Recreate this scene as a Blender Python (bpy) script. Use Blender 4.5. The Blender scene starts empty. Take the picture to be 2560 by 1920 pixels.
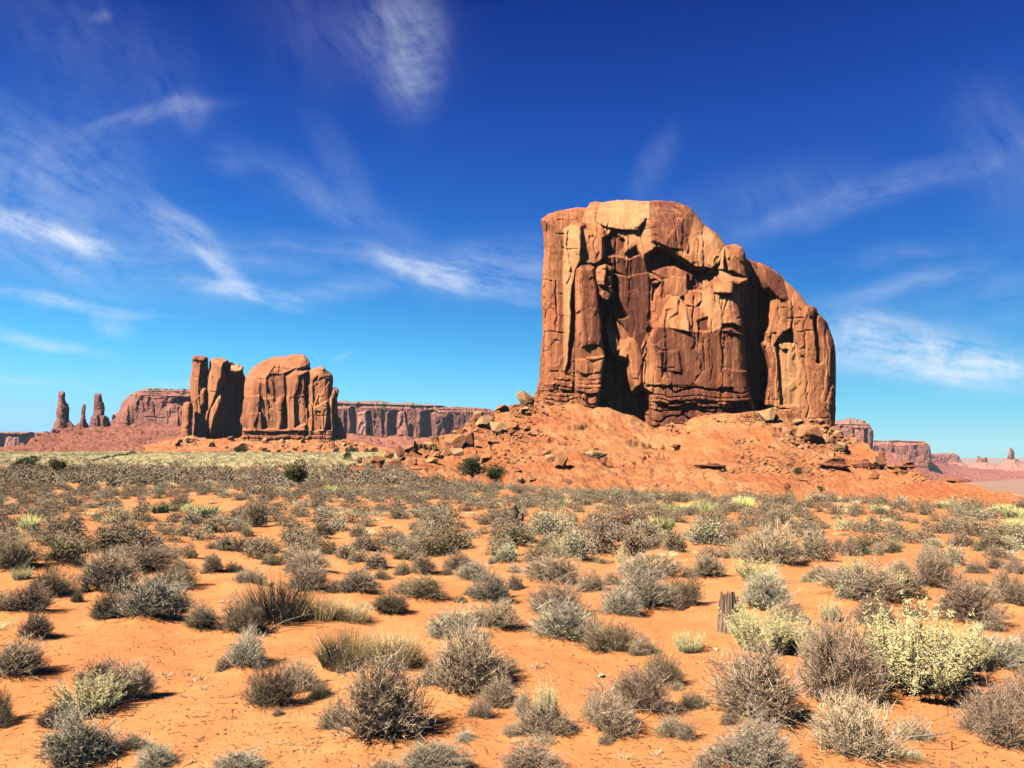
import bpy, math, random
import numpy as np
# ------------------------------------------------------------------ camera, sky, sun, exposure
SC = bpy.context.scene
EYE = 1.8
F = 2089.0            # focal length in pixels of a 2560 px wide picture
HORIZON = 1140.0
PITCH = math.atan((HORIZON - 960.0) / F)
SUN_AZ = (-0.78, -0.625)          # towards the sun, seen from above
SUN_EL = math.radians(46)
EXPOSURE = 1.93

cam_d = bpy.data.cameras.new('camera')
cam = bpy.data.objects.new('camera', cam_d)
SC.collection.objects.link(cam)
cam.location = (0, 0, EYE)
cam.rotation_euler = (math.pi / 2 + PITCH, 0, 0)
cam_d.sensor_width = 36.0
cam_d.lens = 36.0 * F / 2560.0
cam_d.clip_start = 0.1
cam_d.clip_end = 40000.0
SC.camera = cam

SC.view_settings.view_transform = 'Standard'
SC.view_settings.look = 'None'
SC.view_settings.exposure = EXPOSURE
SC.view_settings.gamma = 1.0
SC.view_settings.use_curve_mapping = False
SC.cycles.max_bounces = 6
SC.cycles.diffuse_bounces = 0
SC.cycles.volume_bounces = 0
SC.cycles.transparent_max_bounces = 8
SC.cycles.use_denoising = True

sun_d = bpy.data.lights.new('sun', 'SUN')
sun_d.energy = 5.0
sun_d.angle = math.radians(0.5)
sun_d.color = (1.0, 0.95, 0.87)
sun = bpy.data.objects.new('sun', sun_d)
SC.collection.objects.link(sun)
ce = math.cos(SUN_EL)
SUNV = np.array([SUN_AZ[0] * ce, SUN_AZ[1] * ce, math.sin(SUN_EL)])
from mathutils import Vector
sun.rotation_euler = Vector((-SUNV[0], -SUNV[1], -SUNV[2])).to_track_quat('-Z', 'Y').to_euler()
sun.location = (-60, -40, 80)


def ray(px, py):
    """direction of a picture point, scaled so that its y is 1"""
    px = np.asarray(px, float); py = np.asarray(py, float)
    dx = (px - 1280.0) / F
    up = (960.0 - py) / F
    yy = math.cos(PITCH) - math.sin(PITCH) * up
    zz = math.sin(PITCH) + math.cos(PITCH) * up
    return dx / yy, zz / yy


def at(px, py, Y):
    u, v = ray(px, py)
    Y = np.asarray(Y, float)
    return u * Y, Y + 0 * u, EYE + v * Y


# world: physical sky, deepened, with cirrus
W = bpy.data.worlds.new('World')
SC.world = W
W.use_nodes = True
nt = W.node_tree
nt.nodes.clear()


def nd(tree, typ, **kw):
    n = tree.nodes.new(typ)
    for k, v in kw.items():
        if k.startswith('i_'):
            n.inputs[int(k[2:]) if k[2:].isdigit() else k[2:]].default_value = v
        else:
            setattr(n, k, v)
    return n


def lk(tree, a, b):
    tree.links.new(a, b)


def mathn(tree, op, a, b=None, clamp=False):
    n = tree.nodes.new('ShaderNodeMath')
    n.operation = op
    n.use_clamp = clamp
    for i, s in enumerate((a, b)):
        if s is None:
            continue
        if isinstance(s, (int, float)):
            n.inputs[i].default_value = s
        else:
            tree.links.new(s, n.inputs[i])
    return n.outputs[0]


sky = nd(nt, 'ShaderNodeTexSky', sky_type='NISHITA', sun_disc=False)
sky.sun_elevation = SUN_EL
sky.sun_rotation = -math.atan2(SUN_AZ[0], SUN_AZ[1])  # same heading as the lamp
sky.altitude = 1700.0
sky.air_density = 1.0
sky.dust_density = 0.3
sky.ozone_density = 3.0
SKY_STRENGTH = 0.12
scl = nd(nt, 'ShaderNodeVectorMath', operation='SCALE')
lk(nt, sky.outputs[0], scl.inputs[0]); scl.inputs['Scale'].default_value = SKY_STRENGTH
gam = nd(nt, 'ShaderNodeGamma'); gam.inputs[1].default_value = 1.55
lk(nt, scl.outputs[0], gam.inputs[0])
tc = nd(nt, 'ShaderNodeTexCoord')
sep = nd(nt, 'ShaderNodeSeparateXYZ'); lk(nt, tc.outputs['Generated'], sep.inputs[0])
ch = nd(nt, 'ShaderNodeSeparateColor'); lk(nt, gam.outputs[0], ch.inputs[0])
comb = nd(nt, 'ShaderNodeCombineColor')
for i_, (pw, k_, c_) in enumerate(((1.45, 0.275, 0.18), (1.30, 0.485, 0.40), (0.67, 0.312, 1.25))):
    q_ = mathn(nt, 'MULTIPLY', mathn(nt, 'POWER', ch.outputs[i_], pw), k_)
    roll = mathn(nt, 'ADD', mathn(nt, 'POWER', mathn(nt, 'DIVIDE', q_, c_), 2.0), 1.0)     # the bright band at the horizon rolls off
    deep = nd(nt, 'ShaderNodeMapRange', interpolation_type='SMOOTHSTEP')      # the sky deepens overhead
    deep.inputs[1].default_value = 0.30; deep.inputs[2].default_value = 0.62; deep.inputs[3].default_value = 1.0; deep.inputs[4].default_value = (0.40, 0.46, 0.58)[i_]
    lk(nt, sep.outputs[2], deep.inputs[0])
    lk(nt, mathn(nt, 'MULTIPLY', mathn(nt, 'DIVIDE', q_, roll), deep.outputs[0]), comb.inputs[i_])
tint = comb

ysafe = mathn(nt, 'MAXIMUM', sep.outputs[1], 0.05)
uu = mathn(nt, 'DIVIDE', sep.outputs[0], ysafe)
vv = mathn(nt, 'DIVIDE', sep.outputs[2], ysafe)
uv = nd(nt, 'ShaderNodeCombineXYZ'); lk(nt, uu, uv.inputs[0]); lk(nt, vv, uv.inputs[1])
warp = nd(nt, 'ShaderNodeTexNoise', noise_dimensions='3D')
warp.inputs['Scale'].default_value = 7.0; warp.inputs['Detail'].default_value = 2.5
lk(nt, uv.outputs[0], warp.inputs['Vector'])
wsub = nd(nt, 'ShaderNodeVectorMath', operation='SUBTRACT'); lk(nt, warp.outputs['Color'], wsub.inputs[0]); wsub.inputs[1].default_value = (0.5, 0.5, 0.5)
wsc = nd(nt, 'ShaderNodeVectorMath', operation='SCALE'); lk(nt, wsub.outputs[0], wsc.inputs[0]); wsc.inputs['Scale'].default_value = 0.045
uvw = nd(nt, 'ShaderNodeVectorMath', operation='ADD'); lk(nt, uv.outputs[0], uvw.inputs[0]); lk(nt, wsc.outputs[0], uvw.inputs[1])


def wisp(angle, sx, sy, seed, lo=0.38, hi=0.72, dist=0.2):
    m = nd(nt, 'ShaderNodeMapping', vector_type='TEXTURE')
    m.inputs['Rotation'].default_value = (0, 0, math.radians(angle))
    m.inputs['Scale'].default_value = (sx, sy, 1)
    m.inputs['Location'].default_value = (seed * 3.17, seed * 1.71, 0)
    lk(nt, uvw.outputs[0], m.inputs[0])
    n = nd(nt, 'ShaderNodeTexNoise')
    n.inputs['Scale'].default_value = 1.0; n.inputs['Detail'].default_value = 11.0
    n.inputs['Roughness'].default_value = 0.66; n.inputs['Distortion'].default_value = dist
    lk(nt, m.outputs[0], n.inputs['Vector'])
    m2 = nd(nt, 'ShaderNodeMapping', vector_type='TEXTURE')
    m2.inputs['Rotation'].default_value = (0, 0, math.radians(angle)); m2.inputs['Scale'].default_value = (0.075, 0.045, 1); m2.inputs['Location'].default_value = (seed * 1.3, seed * 2.9, 0)
    lk(nt, uv.outputs[0], m2.inputs[0])
    n2 = nd(nt, 'ShaderNodeTexNoise'); n2.inputs['Scale'].default_value = 1.0; n2.inputs['Detail'].default_value = 10.0; n2.inputs['Roughness'].default_value = 0.74; n2.inputs['Distortion'].default_value = 0.3
    lk(nt, m2.outputs[0], n2.inputs['Vector'])
    r = nd(nt, 'ShaderNodeMapRange'); r.inputs[1].default_value = lo; r.inputs[2].default_value = hi
    lk(nt, mathn(nt, 'ADD', mathn(nt, 'MULTIPLY', n.outputs['Fac'], 0.45), mathn(nt, 'MULTIPLY', n2.outputs['Fac'], 0.55)), r.inputs[0])
    return r.outputs[0]


wisps = {'flat': wisp(-9, 0.15, 0.018, 1), 'slant': wisp(-32, 0.13, 0.018, 2), 'rise': wisp(14, 0.15, 0.02, 3),
         'curl': wisp(-62, 0.09, 0.022, 4, 0.36, 0.76, 0.3), 'ripple': wisp(10, 0.06, 0.013, 5, 0.36, 0.76, 0.3)}
# picture centre, half length, half width (px of the 2560 picture), tilt (deg, + = down to the right), strength, texture
CLOUDS = [
    (95, 575, 175, 34, 17, 1.0, 'slant'), (215, 605, 70, 18, 14, .8, 'flat'), (60, 480, 330, 210, 20, .42, 'slant'), (480, 585, 150, 42, 38, .75, 'slant'),
    (300, 640, 420, 110, 10, .28, 'flat'), (575, 690, 90, 22, 45, .7, 'slant'), (640, 745, 120, 24, 9, .85, 'flat'), (545, 725, 120, 18, 8, .45, 'flat'),
    (1085, 690, 160, 30, 14, .95, 'flat'), (1230, 675, 210, 70, -4, .6, 'flat'), (990, 655, 80, 22, 28, .6, 'slant'), (1320, 740, 45, 25, 0, .6, 'flat'),
    (2300, 885, 310, 62, 9, 1.0, 'flat'), (2480, 935, 210, 42, 9, .85, 'flat'), (2180, 850, 220, 80, 6, .6, 'flat'), (1000, 70, 120, 120, 0, .34, 'curl'), (1035, 130, 70, 150, 0, .34, 'ripple'), (1000, 215, 60, 70, 0, .2, 'curl'),
    (880, 60, 260, 160, 20, .14, 'curl'), (150, 752, 260, 16, 7, .85, 'flat'), (285, 805, 55, 26, 20, .8, 'curl'), (95, 850, 170, 16, 9, .75, 'flat'),
    (370, 295, 190, 20, -14, .42, 'rise'), (470, 280, 50, 45, 40, .4, 'curl'), (250, 38, 26, 18, 10, .34, 'curl'), (1640, 400, 40, 95, 25, .22, 'curl'),
    (2150, 500, 440, 38, -17, .28, 'rise'), (1900, 500, 300, 80, -10, .16, 'curl'), (2260, 715, 170, 28, -12, .4, 'rise'), (2240, 640, 120, 26, -5, .25, 'flat'),
    (830, 500, 280, 55, 28, .26, 'slant'), (860, 400, 50, 150, -35, .15, 'curl'), (860, 887, 26, 7, -20, .55, 'flat'), (90, 955, 170, 12, 8, .4, 'flat'),
    (2530, 380, 140, 170, -25, .2, 'curl'), (420, 945, 140, 9, -2, .28, 'flat'), (560, 390, 60, 30, 10, .18, 'flat'), (850, 735, 130, 30, -8, .4, 'flat'),
    (800, 640, 330, 50, 4, .26, 'flat'), (250, 130, 330, 130, 35, .12, 'curl'), (2480, 720, 160, 120, -15, .2, 'rise'), (160, 675, 90, 18, 12, .4, 'flat'),
]
total = None
for (cx, cy, L, Wd, tilt, s, tex) in CLOUDS:
    u0, v0 = ray(cx, cy)
    m = nd(nt, 'ShaderNodeMapping', vector_type='TEXTURE')
    m.inputs['Location'].default_value = (float(u0), float(v0), 0)
    m.inputs['Rotation'].default_value = (0, 0, math.radians(-tilt))
    m.inputs['Scale'].default_value = (1.35 * L / F, 1.5 * Wd / F, 1)
    lk(nt, uvw.outputs[0], m.inputs[0])
    ln = nd(nt, 'ShaderNodeVectorMath', operation='LENGTH'); lk(nt, m.outputs[0], ln.inputs[0])
    mr = nd(nt, 'ShaderNodeMapRange', interpolation_type='SMOOTHERSTEP')
    mr.inputs[1].default_value = 1.25; mr.inputs[2].default_value = 0.0; mr.inputs[3].default_value = 0.0; mr.inputs[4].default_value = s
    lk(nt, ln.outputs['Value'], mr.inputs[0])
    p = mathn(nt, 'MULTIPLY', mr.outputs[0], wisps[tex])
    total = p if total is None else mathn(nt, 'ADD', total, p)
cl = mathn(nt, 'MULTIPLY', total, 0.80, clamp=True)
front = mathn(nt, 'GREATER_THAN', sep.outputs[1], 0.06)
cl = mathn(nt, 'MULTIPLY', cl, front)
mixc = nd(nt, 'ShaderNodeMix', data_type='RGBA')
lk(nt, cl, mixc.inputs[0]); lk(nt, tint.outputs[0], mixc.inputs[6]); mixc.inputs[7].default_value = (0.222, 0.247, 0.279, 1)
bg = nd(nt, 'ShaderNodeBackground'); lk(nt, mixc.outputs[2], bg.inputs[0]); bg.inputs[1].default_value = 1.0
wo = nd(nt, 'ShaderNodeOutputWorld'); lk(nt, bg.outputs[0], wo.inputs[0])
# ------------------------------------------------------------------ numpy noise
def _hash(ix, iy, iz, seed):
    h = (ix.astype(np.int64) * 374761393 + iy.astype(np.int64) * 668265263 + iz.astype(np.int64) * 2147483647 + seed * 974711) & 0xFFFFFFFF
    h = ((h ^ (h >> 13)) * 1274126177) & 0xFFFFFFFF
    h = ((h ^ (h >> 16)) * 2246822519) & 0xFFFFFFFF
    return ((h ^ (h >> 15)) & 0xFFFFFF).astype(np.float64) / float(0xFFFFFF)


def vnoise(x, y, z=None, seed=0):
    x = np.asarray(x, float); y = np.asarray(y, float)
    z = np.zeros_like(x) if z is None else np.asarray(z, float)
    x0, y0, z0 = np.floor(x), np.floor(y), np.floor(z)
    fx, fy, fz = x - x0, y - y0, z - z0
    fx, fy, fz = [t * t * t * (t * (t * 6 - 15) + 10) for t in (fx, fy, fz)]
    r = 0
    flat = not np.any(z)
    for dz in ((0,) if flat else (0, 1)):
        wz = 1.0 if flat else (fz if dz else 1 - fz)
        for dy in (0, 1):
            wy = fy if dy else 1 - fy
            for dx in (0, 1):
                wx = fx if dx else 1 - fx
                r = r + wx * wy * wz * _hash(x0 + dx, y0 + dy, z0 + dz, seed)
    return r * 2 - 1


def fbm(x, y, z=None, seed=0, octv=5, gain=0.5, lac=2.03):
    a, s, t, q = 1.0, 0.0, 0.0, 1.0
    for o in range(octv):
        s = s + a * vnoise(np.asarray(x) * q, np.asarray(y) * q, None if z is None else np.asarray(z) * q, seed + o * 17)
        t += a; a *= gain; q *= lac
    return s / t * 1.6


def worley(x, y, seed=0):
    """nearest cell: distances F1, F2, offset to the cell point, three random values of the cell"""
    x0, y0 = np.floor(x), np.floor(y)
    F1 = np.full(x.shape, 9.0); F2 = np.full(x.shape, 9.0)
    dx1 = np.zeros(x.shape); dy1 = np.zeros(x.shape); r = [np.zeros(x.shape) for _ in range(3)]
    zz = np.zeros(x.shape)
    for j in (-1, 0, 1):
        for i in (-1, 0, 1):
            cx, cy = x0 + i, y0 + j
            px = cx + _hash(cx, cy, zz, seed); py = cy + _hash(cx, cy, zz + 1, seed)
            d = np.hypot(x - px, y - py)
            near = d < F1
            F2 = np.where(near, F1, np.minimum(F2, d))
            F1 = np.where(near, d, F1)
            dx1 = np.where(near, x - px, dx1); dy1 = np.where(near, y - py, dy1)
            for k in range(3):
                r[k] = np.where(near, _hash(cx, cy, zz + 2 + k, seed), r[k])
    return F1, F2, dx1, dy1, r


def sstep(a, b, x):
    t = np.clip((x - a) / (b - a), 0, 1)
    return t * t * (3 - 2 * t)


# ------------------------------------------------------------------ mesh helpers
COL = SC.collection


def mesh_np(name, V, faces, mat, smooth=True, attrs=None, parent=None):
    """faces: list of int arrays (n,3) / (n,4)"""
    me = bpy.data.meshes.new(name)
    V = np.asarray(V, np.float32)
    me.vertices.add(len(V)); me.vertices.foreach_set('co', V.ravel())
    faces = [np.asarray(f, np.int32) for f in faces if len(f)]
    li = np.concatenate([f.ravel() for f in faces])
    sz = np.concatenate([np.full(len(f), f.shape[1], np.int32) for f in faces])
    st = np.concatenate([[0], np.cumsum(sz)[:-1]]).astype(np.int32)
    me.loops.add(len(li)); me.loops.foreach_set('vertex_index', li)
    me.polygons.add(len(sz)); me.polygons.foreach_set('loop_start', st)
    try:
        me.polygons.foreach_set('loop_total', sz)
    except Exception:
        pass
    me.update(calc_edges=True)
    me.polygons.foreach_set('use_smooth', np.full(len(sz), bool(smooth)))
    for k, a in (attrs or {}).items():
        at_ = me.attributes.new(k, 'FLOAT', 'POINT')
        at_.data.foreach_set('value', np.asarray(a, np.float32))
    me.materials.append(mat)
    me.validate()
    o = bpy.data.objects.new(name, me)
    COL.objects.link(o)
    if parent is not None:
        o.parent = parent
    return o


def tag(o, label=None, cat=None, group=None, kind=None):
    if label: o['label'] = label
    if cat: o['category'] = cat
    if group: o['group'] = group
    if kind: o['kind'] = kind
    return o


def thing(name, loc, label, cat, group=None):
    o = bpy.data.objects.new(name, None)
    o.empty_display_size = 0.2
    COL.objects.link(o); o.location = loc
    return tag(o, label, cat, group)


def grid_faces(nr, nc):
    a = (np.arange(nr - 1)[:, None] * nc + np.arange(nc - 1)[None, :]).ravel()
    return np.stack([a, a + 1, a + nc + 1, a + nc], 1)


# ------------------------------------------------------------------ materials
def material(name):
    m = bpy.data.materials.new(name); m.use_nodes = True
    t = m.node_tree; t.nodes.clear()
    out = t.nodes.new('ShaderNodeOutputMaterial')
    b = t.nodes.new('ShaderNodeBsdfPrincipled')
    b.inputs['Roughness'].default_value = 0.9
    b.inputs['Specular IOR Level'].default_value = 0.15
    t.links.new(b.outputs[0], out.inputs[0])
    return m, t, b


def noise(t, vec, scale, detail=6, rough=0.55, dist=0.0):
    n = t.nodes.new('ShaderNodeTexNoise')
    n.inputs['Scale'].default_value = scale; n.inputs['Detail'].default_value = detail
    n.inputs['Roughness'].default_value = rough; n.inputs['Distortion'].default_value = dist
    if vec is not None: t.links.new(vec, n.inputs['Vector'])
    return n.outputs['Fac']


def mapping(t, vec, scale, loc=(0, 0, 0)):
    m = t.nodes.new('ShaderNodeMapping'); m.inputs['Scale'].default_value = scale; m.inputs['Location'].default_value = loc
    t.links.new(vec, m.inputs[0])
    return m.outputs[0]


def rng(t, fac, lo, hi, a=0.0, b=1.0):
    r = t.nodes.new('ShaderNodeMapRange')
    r.inputs[1].default_value = lo; r.inputs[2].default_value = hi; r.inputs[3].default_value = a; r.inputs[4].default_value = b
    t.links.new(fac, r.inputs[0])
    return r.outputs[0]


def mixc_(t, fac, a, b, mode='MIX'):
    m = t.nodes.new('ShaderNodeMix'); m.data_type = 'RGBA'; m.blend_type = mode
    for s, v in ((0, fac), (6, a), (7, b)):
        if isinstance(v, (int, float)): m.inputs[s].default_value = v
        elif isinstance(v, tuple): m.inputs[s].default_value = (*v[:3], 1)
        else: t.links.new(v, m.inputs[s])
    return m.outputs[2]


def attr(t, name):
    a = t.nodes.new('ShaderNodeAttribute'); a.attribute_name = name
    return a.outputs['Fac']


def bump(t, b, height, strength, dist, prev=None):
    n = t.nodes.new('ShaderNodeBump'); n.inputs['Strength'].default_value = strength; n.inputs['Distance'].default_value = dist
    t.links.new(height, n.inputs['Height'])
    if prev is not None: t.links.new(prev, n.inputs['Normal'])
    t.links.new(n.outputs[0], b.inputs['Normal'])
    return n.outputs[0]


def rock_mat(name, light, mid, varn, k=1.0, streak=0.5, bumpd=0.35, coords='Object', cap=None, pale=None):
    """sandstone: fresh rock, pale scars, desert varnish in downward streaks, thin bedding; k = features per metre"""
    m, t, b = material(name)
    pale = pale or tuple(min(1, c * q) for c, q in zip(light, (1.16, 1.4, 1.5)))
    tcn = t.nodes.new('ShaderNodeTexCoord'); v = tcn.outputs[coords]
    va = attr(t, 'varn')
    big = noise(t, v, 0.075 * k, 5, 0.6)
    pat = noise(t, mapping(t, v, (0.20 * k, 0.20 * k, 0.075 * k), (7, 3, 1)), 1.0, 5, 0.62)
    st = noise(t, mapping(t, v, (0.75 * k, 0.75 * k, 0.03 * k)), 1.0, 7, 0.62, 0.3)
    st2 = noise(t, mapping(t, v, (0.5 * k, 0.5 * k, 0.03 * k), (3, 9, 4)), 1.0, 6, 0.6)
    col = mixc_(t, rng(t, big, 0.36, 0.64), light, mid)
    bed = rng(t, noise(t, mapping(t, v, (0.03 * k, 0.03 * k, 1.1 * k)), 1.0, 5, 0.6), 0.42, 0.66)
    col = mixc_(t, mathn(t, 'MULTIPLY', bed, 0.3), col, tuple(c * 0.72 for c in mid))
    # lighter scars
    pl = mathn(t, 'SUBTRACT', mathn(t, 'ADD', mathn(t, 'MULTIPLY', st2, 0.5), mathn(t, 'MULTIPLY', mathn(t, 'SUBTRACT', 1.0, pat), 0.5)), mathn(t, 'MULTIPLY', va, 0.17))
    col = mixc_(t, rng(t, pl, 0.52, 0.70, 0.0, 0.9), col, pale)
    # varnish
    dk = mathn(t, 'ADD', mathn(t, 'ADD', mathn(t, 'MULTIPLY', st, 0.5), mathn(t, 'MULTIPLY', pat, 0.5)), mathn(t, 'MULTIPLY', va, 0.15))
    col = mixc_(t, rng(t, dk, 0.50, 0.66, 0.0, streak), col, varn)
    ths = noise(t, mapping(t, v, (2.3 * k, 2.3 * k, 0.055 * k), (1, 5, 2)), 1.0, 5, 0.6)
    col = mixc_(t, mathn(t, 'MULTIPLY', rng(t, ths, 0.54, 0.66), rng(t, pat, 0.38, 0.6, 0.1, 0.7)), col, mixc_(t, 1.0, col, (0.45, 0.36, 0.34), 'MULTIPLY'))
    col = mixc_(t, mathn(t, 'MULTIPLY', rng(t, ths, 0.44, 0.34), 0.45), col, pale)
    thb = noise(t, mapping(t, v, (0.10 * k, 0.10 * k, 2.6 * k), (2, 2, 6)), 1.0, 4, 0.6)
    col = mixc_(t, rng(t, thb, 0.58, 0.70, 0.0, 0.22), col, mixc_(t, 1.0, col, (0.55, 0.46, 0.42), 'MULTIPLY'))
    fine = noise(t, v, 2.6 * k, 8, 0.65)
    col = mixc_(t, rng(t, fine, 0.35, 0.7, 0.0, 0.4), col, mixc_(t, 1.0, col, (0.72, 0.66, 0.62), 'MULTIPLY'))
    if cap is not None:
        col = mixc_(t, attr(t, 'cap'), col, cap)
    t.links.new(col, b.inputs['Base Color'])
    n1 = noise(t, v, 0.9 * k, 9, 0.6)
    n2 = noise(t, mapping(t, v, (1.5 * k, 1.5 * k, 0.3 * k)), 1.0, 8, 0.6)
    h = mathn(t, 'ADD', mathn(t, 'ADD', mathn(t, 'MULTIPLY', n1, 0.6), n2), mathn(t, 'MULTIPLY', ths, 0.7))
    bump(t, b, h, 0.7, 0.36 * bumpd / k)
    return m


M = {}
M['butte'] = rock_mat('butte_sandstone', (0.61, 0.24, 0.088), (0.54, 0.166, 0.062), (0.20, 0.056, 0.028), 1.0, 0.95, 0.42, pale=(0.72, 0.36, 0.145))
M['camel'] = rock_mat('tower_sandstone', (0.60, 0.23, 0.088), (0.52, 0.17, 0.065), (0.23, 0.075, 0.04), 0.5, 0.75, 0.36, pale=(0.68, 0.35, 0.15))
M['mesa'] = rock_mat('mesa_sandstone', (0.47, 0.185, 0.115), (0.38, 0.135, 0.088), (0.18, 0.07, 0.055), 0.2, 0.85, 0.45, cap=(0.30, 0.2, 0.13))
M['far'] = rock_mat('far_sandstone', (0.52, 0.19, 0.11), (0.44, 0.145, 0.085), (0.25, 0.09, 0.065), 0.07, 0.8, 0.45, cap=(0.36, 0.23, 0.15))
M['boulder'] = rock_mat('boulder_sandstone', (0.54, 0.235, 0.095), (0.46, 0.17, 0.065), (0.25, 0.09, 0.04), 1.6, 0.5, 0.2)
M['boulder_pale'] = rock_mat('pale_boulder_sandstone', (0.60, 0.34, 0.155), (0.54, 0.26, 0.11), (0.36, 0.15, 0.07), 1.6, 0.3, 0.2)
M['boulder_dark'] = rock_mat('dark_boulder_sandstone', (0.40, 0.145, 0.06), (0.32, 0.105, 0.046), (0.17, 0.058, 0.03), 1.6, 0.6, 0.2)


def ground_mat():
    m, t, b = material('orange_sand')
    tcn = t.nodes.new('ShaderNodeTexCoord'); v = tcn.outputs['Object']
    col = mixc_(t, rng(t, noise(t, v, 0.35, 6, 0.6), 0.35, 0.68), (0.74, 0.318, 0.105), (0.68, 0.242, 0.068))
    col = mixc_(t, rng(t, noise(t, v, 3.0, 8, 0.65), 0.45, 0.72, 0, 0.5), col, (0.77, 0.395, 0.15))
    red = rng(t, noise(t, v, 0.16, 4, 0.6), 0.42, 0.62)
    col = mixc_(t, mathn(t, 'MULTIPLY', red, 0.6), col, (0.66, 0.212, 0.06))
    sp = noise(t, v, 26.0, 3, 0.7)
    col = mixc_(t, rng(t, sp, 0.64, 0.72, 0, 0.4), col, (0.33, 0.115, 0.04))
    lit = noise(t, mapping(t, v, (30, 9, 9)), 1.0, 4, 0.7)
    col = mixc_(t, rng(t, lit, 0.675, 0.73, 0, 0.4), col, (0.22, 0.09, 0.04))
    col = mixc_(t, rng(t, noise(t, mapping(t, v, (1, 1, 1), (4, 7, 0)), 1.1, 6, 0.7), 0.50, 0.66, 0, 0.5), col, (0.56, 0.185, 0.055))
    # plant cover seen from afar
    gr = noise(t, v, 0.55, 7, 0.7)
    gcol = mixc_(t, rng(t, gr, 0.35, 0.65), (0.70, 0.52, 0.22), (0.50, 0.34, 0.15))
    col = mixc_(t, mathn(t, 'MULTIPLY', attr(t, 'grass'), rng(t, gr, 0.30, 0.50, 0.35, 1.0)), col, gcol)
    sg = noise(t, mapping(t, v, (0.006, 0.02, 0.02)), 1.0, 9, 0.7)
    scol = mixc_(t, rng(t, sg, 0.38, 0.62), (0.40, 0.23, 0.14), (0.21, 0.18, 0.125))
    col = mixc_(t, attr(t, 'sage'), col, scol)
    t.links.new(col, b.inputs['Base Color'])
    h1 = noise(t, v, 5.0, 9, 0.66)
    h2 = noise(t, mapping(t, v, (40, 30, 30)), 1.0, 5, 0.6)
    vo = t.nodes.new('ShaderNodeTexVoronoi'); vo.feature = 'DISTANCE_TO_EDGE'; vo.inputs['Scale'].default_value = 2.2
    wv = t.nodes.new('ShaderNodeVectorMath'); wv.operation = 'MULTIPLY_ADD'
    nw = t.nodes.new('ShaderNodeTexNoise'); nw.inputs['Scale'].default_value = 3.0; nw.inputs['Detail'].default_value = 6; t.links.new(v, nw.inputs['Vector'])
    t.links.new(nw.outputs['Color'], wv.inputs[0]); wv.inputs[1].default_value = (0.5, 0.5, 0.5); t.links.new(v, wv.inputs[2])
    t.links.new(wv.outputs[0], vo.inputs['Vector'])
    where = rng(t, noise(t, v, 0.8, 3), 0.5, 0.6)
    crack = mathn(t, 'MULTIPLY', rng(t, vo.outputs['Distance'], 0.0, 0.03, 1.0, 0.0), where)
    h = mathn(t, 'SUBTRACT', mathn(t, 'ADD', h1, mathn(t, 'MULTIPLY', h2, 0.16)), mathn(t, 'MULTIPLY', crack, 0.55))
    bump(t, b, h, 0.55, 0.06)
    return m


def talus_mat(name, base, dark, pale, k=1.0):
    m, t, b = material(name)
    tcn = t.nodes.new('ShaderNodeTexCoord'); v = tcn.outputs['Object']
    col = mixc_(t, rng(t, noise(t, v, 0.06 * k, 6, 0.65), 0.36, 0.66), base, dark)
    bed = rng(t, noise(t, mapping(t, v, (0.02 * k, 0.02 * k, 0.75 * k)), 1.0, 5, 0.6), 0.46, 0.60)
    col = mixc_(t, mathn(t, 'MULTIPLY', bed, 0.6), col, dark)
    gully = rng(t, noise(t, mapping(t, v, (0.30 * k, 0.06 * k, 0.06 * k)), 1.0, 6, 0.65), 0.50, 0.66)
    pat = rng(t, noise(t, v, 0.13 * k, 7, 0.7), 0.44, 0.62)
    sp = rng(t, noise(t, v, 2.2 * k, 5, 0.8), 0.48, 0.60)
    f = mathn(t, 'MULTIPLY', mathn(t, 'ADD', pat, mathn(t, 'MULTIPLY', gully, 0.6), True), mathn(t, 'ADD', mathn(t, 'MULTIPLY', sp, 0.65), 0.18))
    col = mixc_(t, f, col, pale)
    red = rng(t, noise(t, mapping(t, v, (0.10 * k, 0.10 * k, 0.5 * k), (5, 2, 8)), 1.0, 5, 0.6), 0.58, 0.68)
    col = mixc_(t, mathn(t, 'MULTIPLY', red, 0.7), col, tuple(c * q for c, q in zip(dark, (0.95, 0.8, 0.75))))
    sh = rng(t, noise(t, v, 1.5 * k, 5, 0.7), 0.62, 0.68)
    col = mixc_(t, mathn(t, 'MULTIPLY', sh, 0.6), col, (0.27, 0.16, 0.08))
    t.links.new(col, b.inputs['Base Color'])
    h = mathn(t, 'ADD', noise(t, v, 0.9 * k, 10, 0.72), mathn(t, 'MULTIPLY', noise(t, v, 5.0 * k, 6, 0.75), 0.35))
    bump(t, b, h, 1.0, 0.6 / k)
    return m


M['ground'] = ground_mat()
M['talus'] = talus_mat('talus_debris', (0.72, 0.262, 0.084), (0.58, 0.16, 0.05), (0.86, 0.48, 0.21), 1.0)
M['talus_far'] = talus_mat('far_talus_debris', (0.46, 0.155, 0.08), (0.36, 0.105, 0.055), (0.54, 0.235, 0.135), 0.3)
M['talus_pink'] = talus_mat('distant_talus_debris', (0.60, 0.19, 0.115), (0.52, 0.145, 0.09), (0.64, 0.26, 0.165), 0.06)


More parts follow.
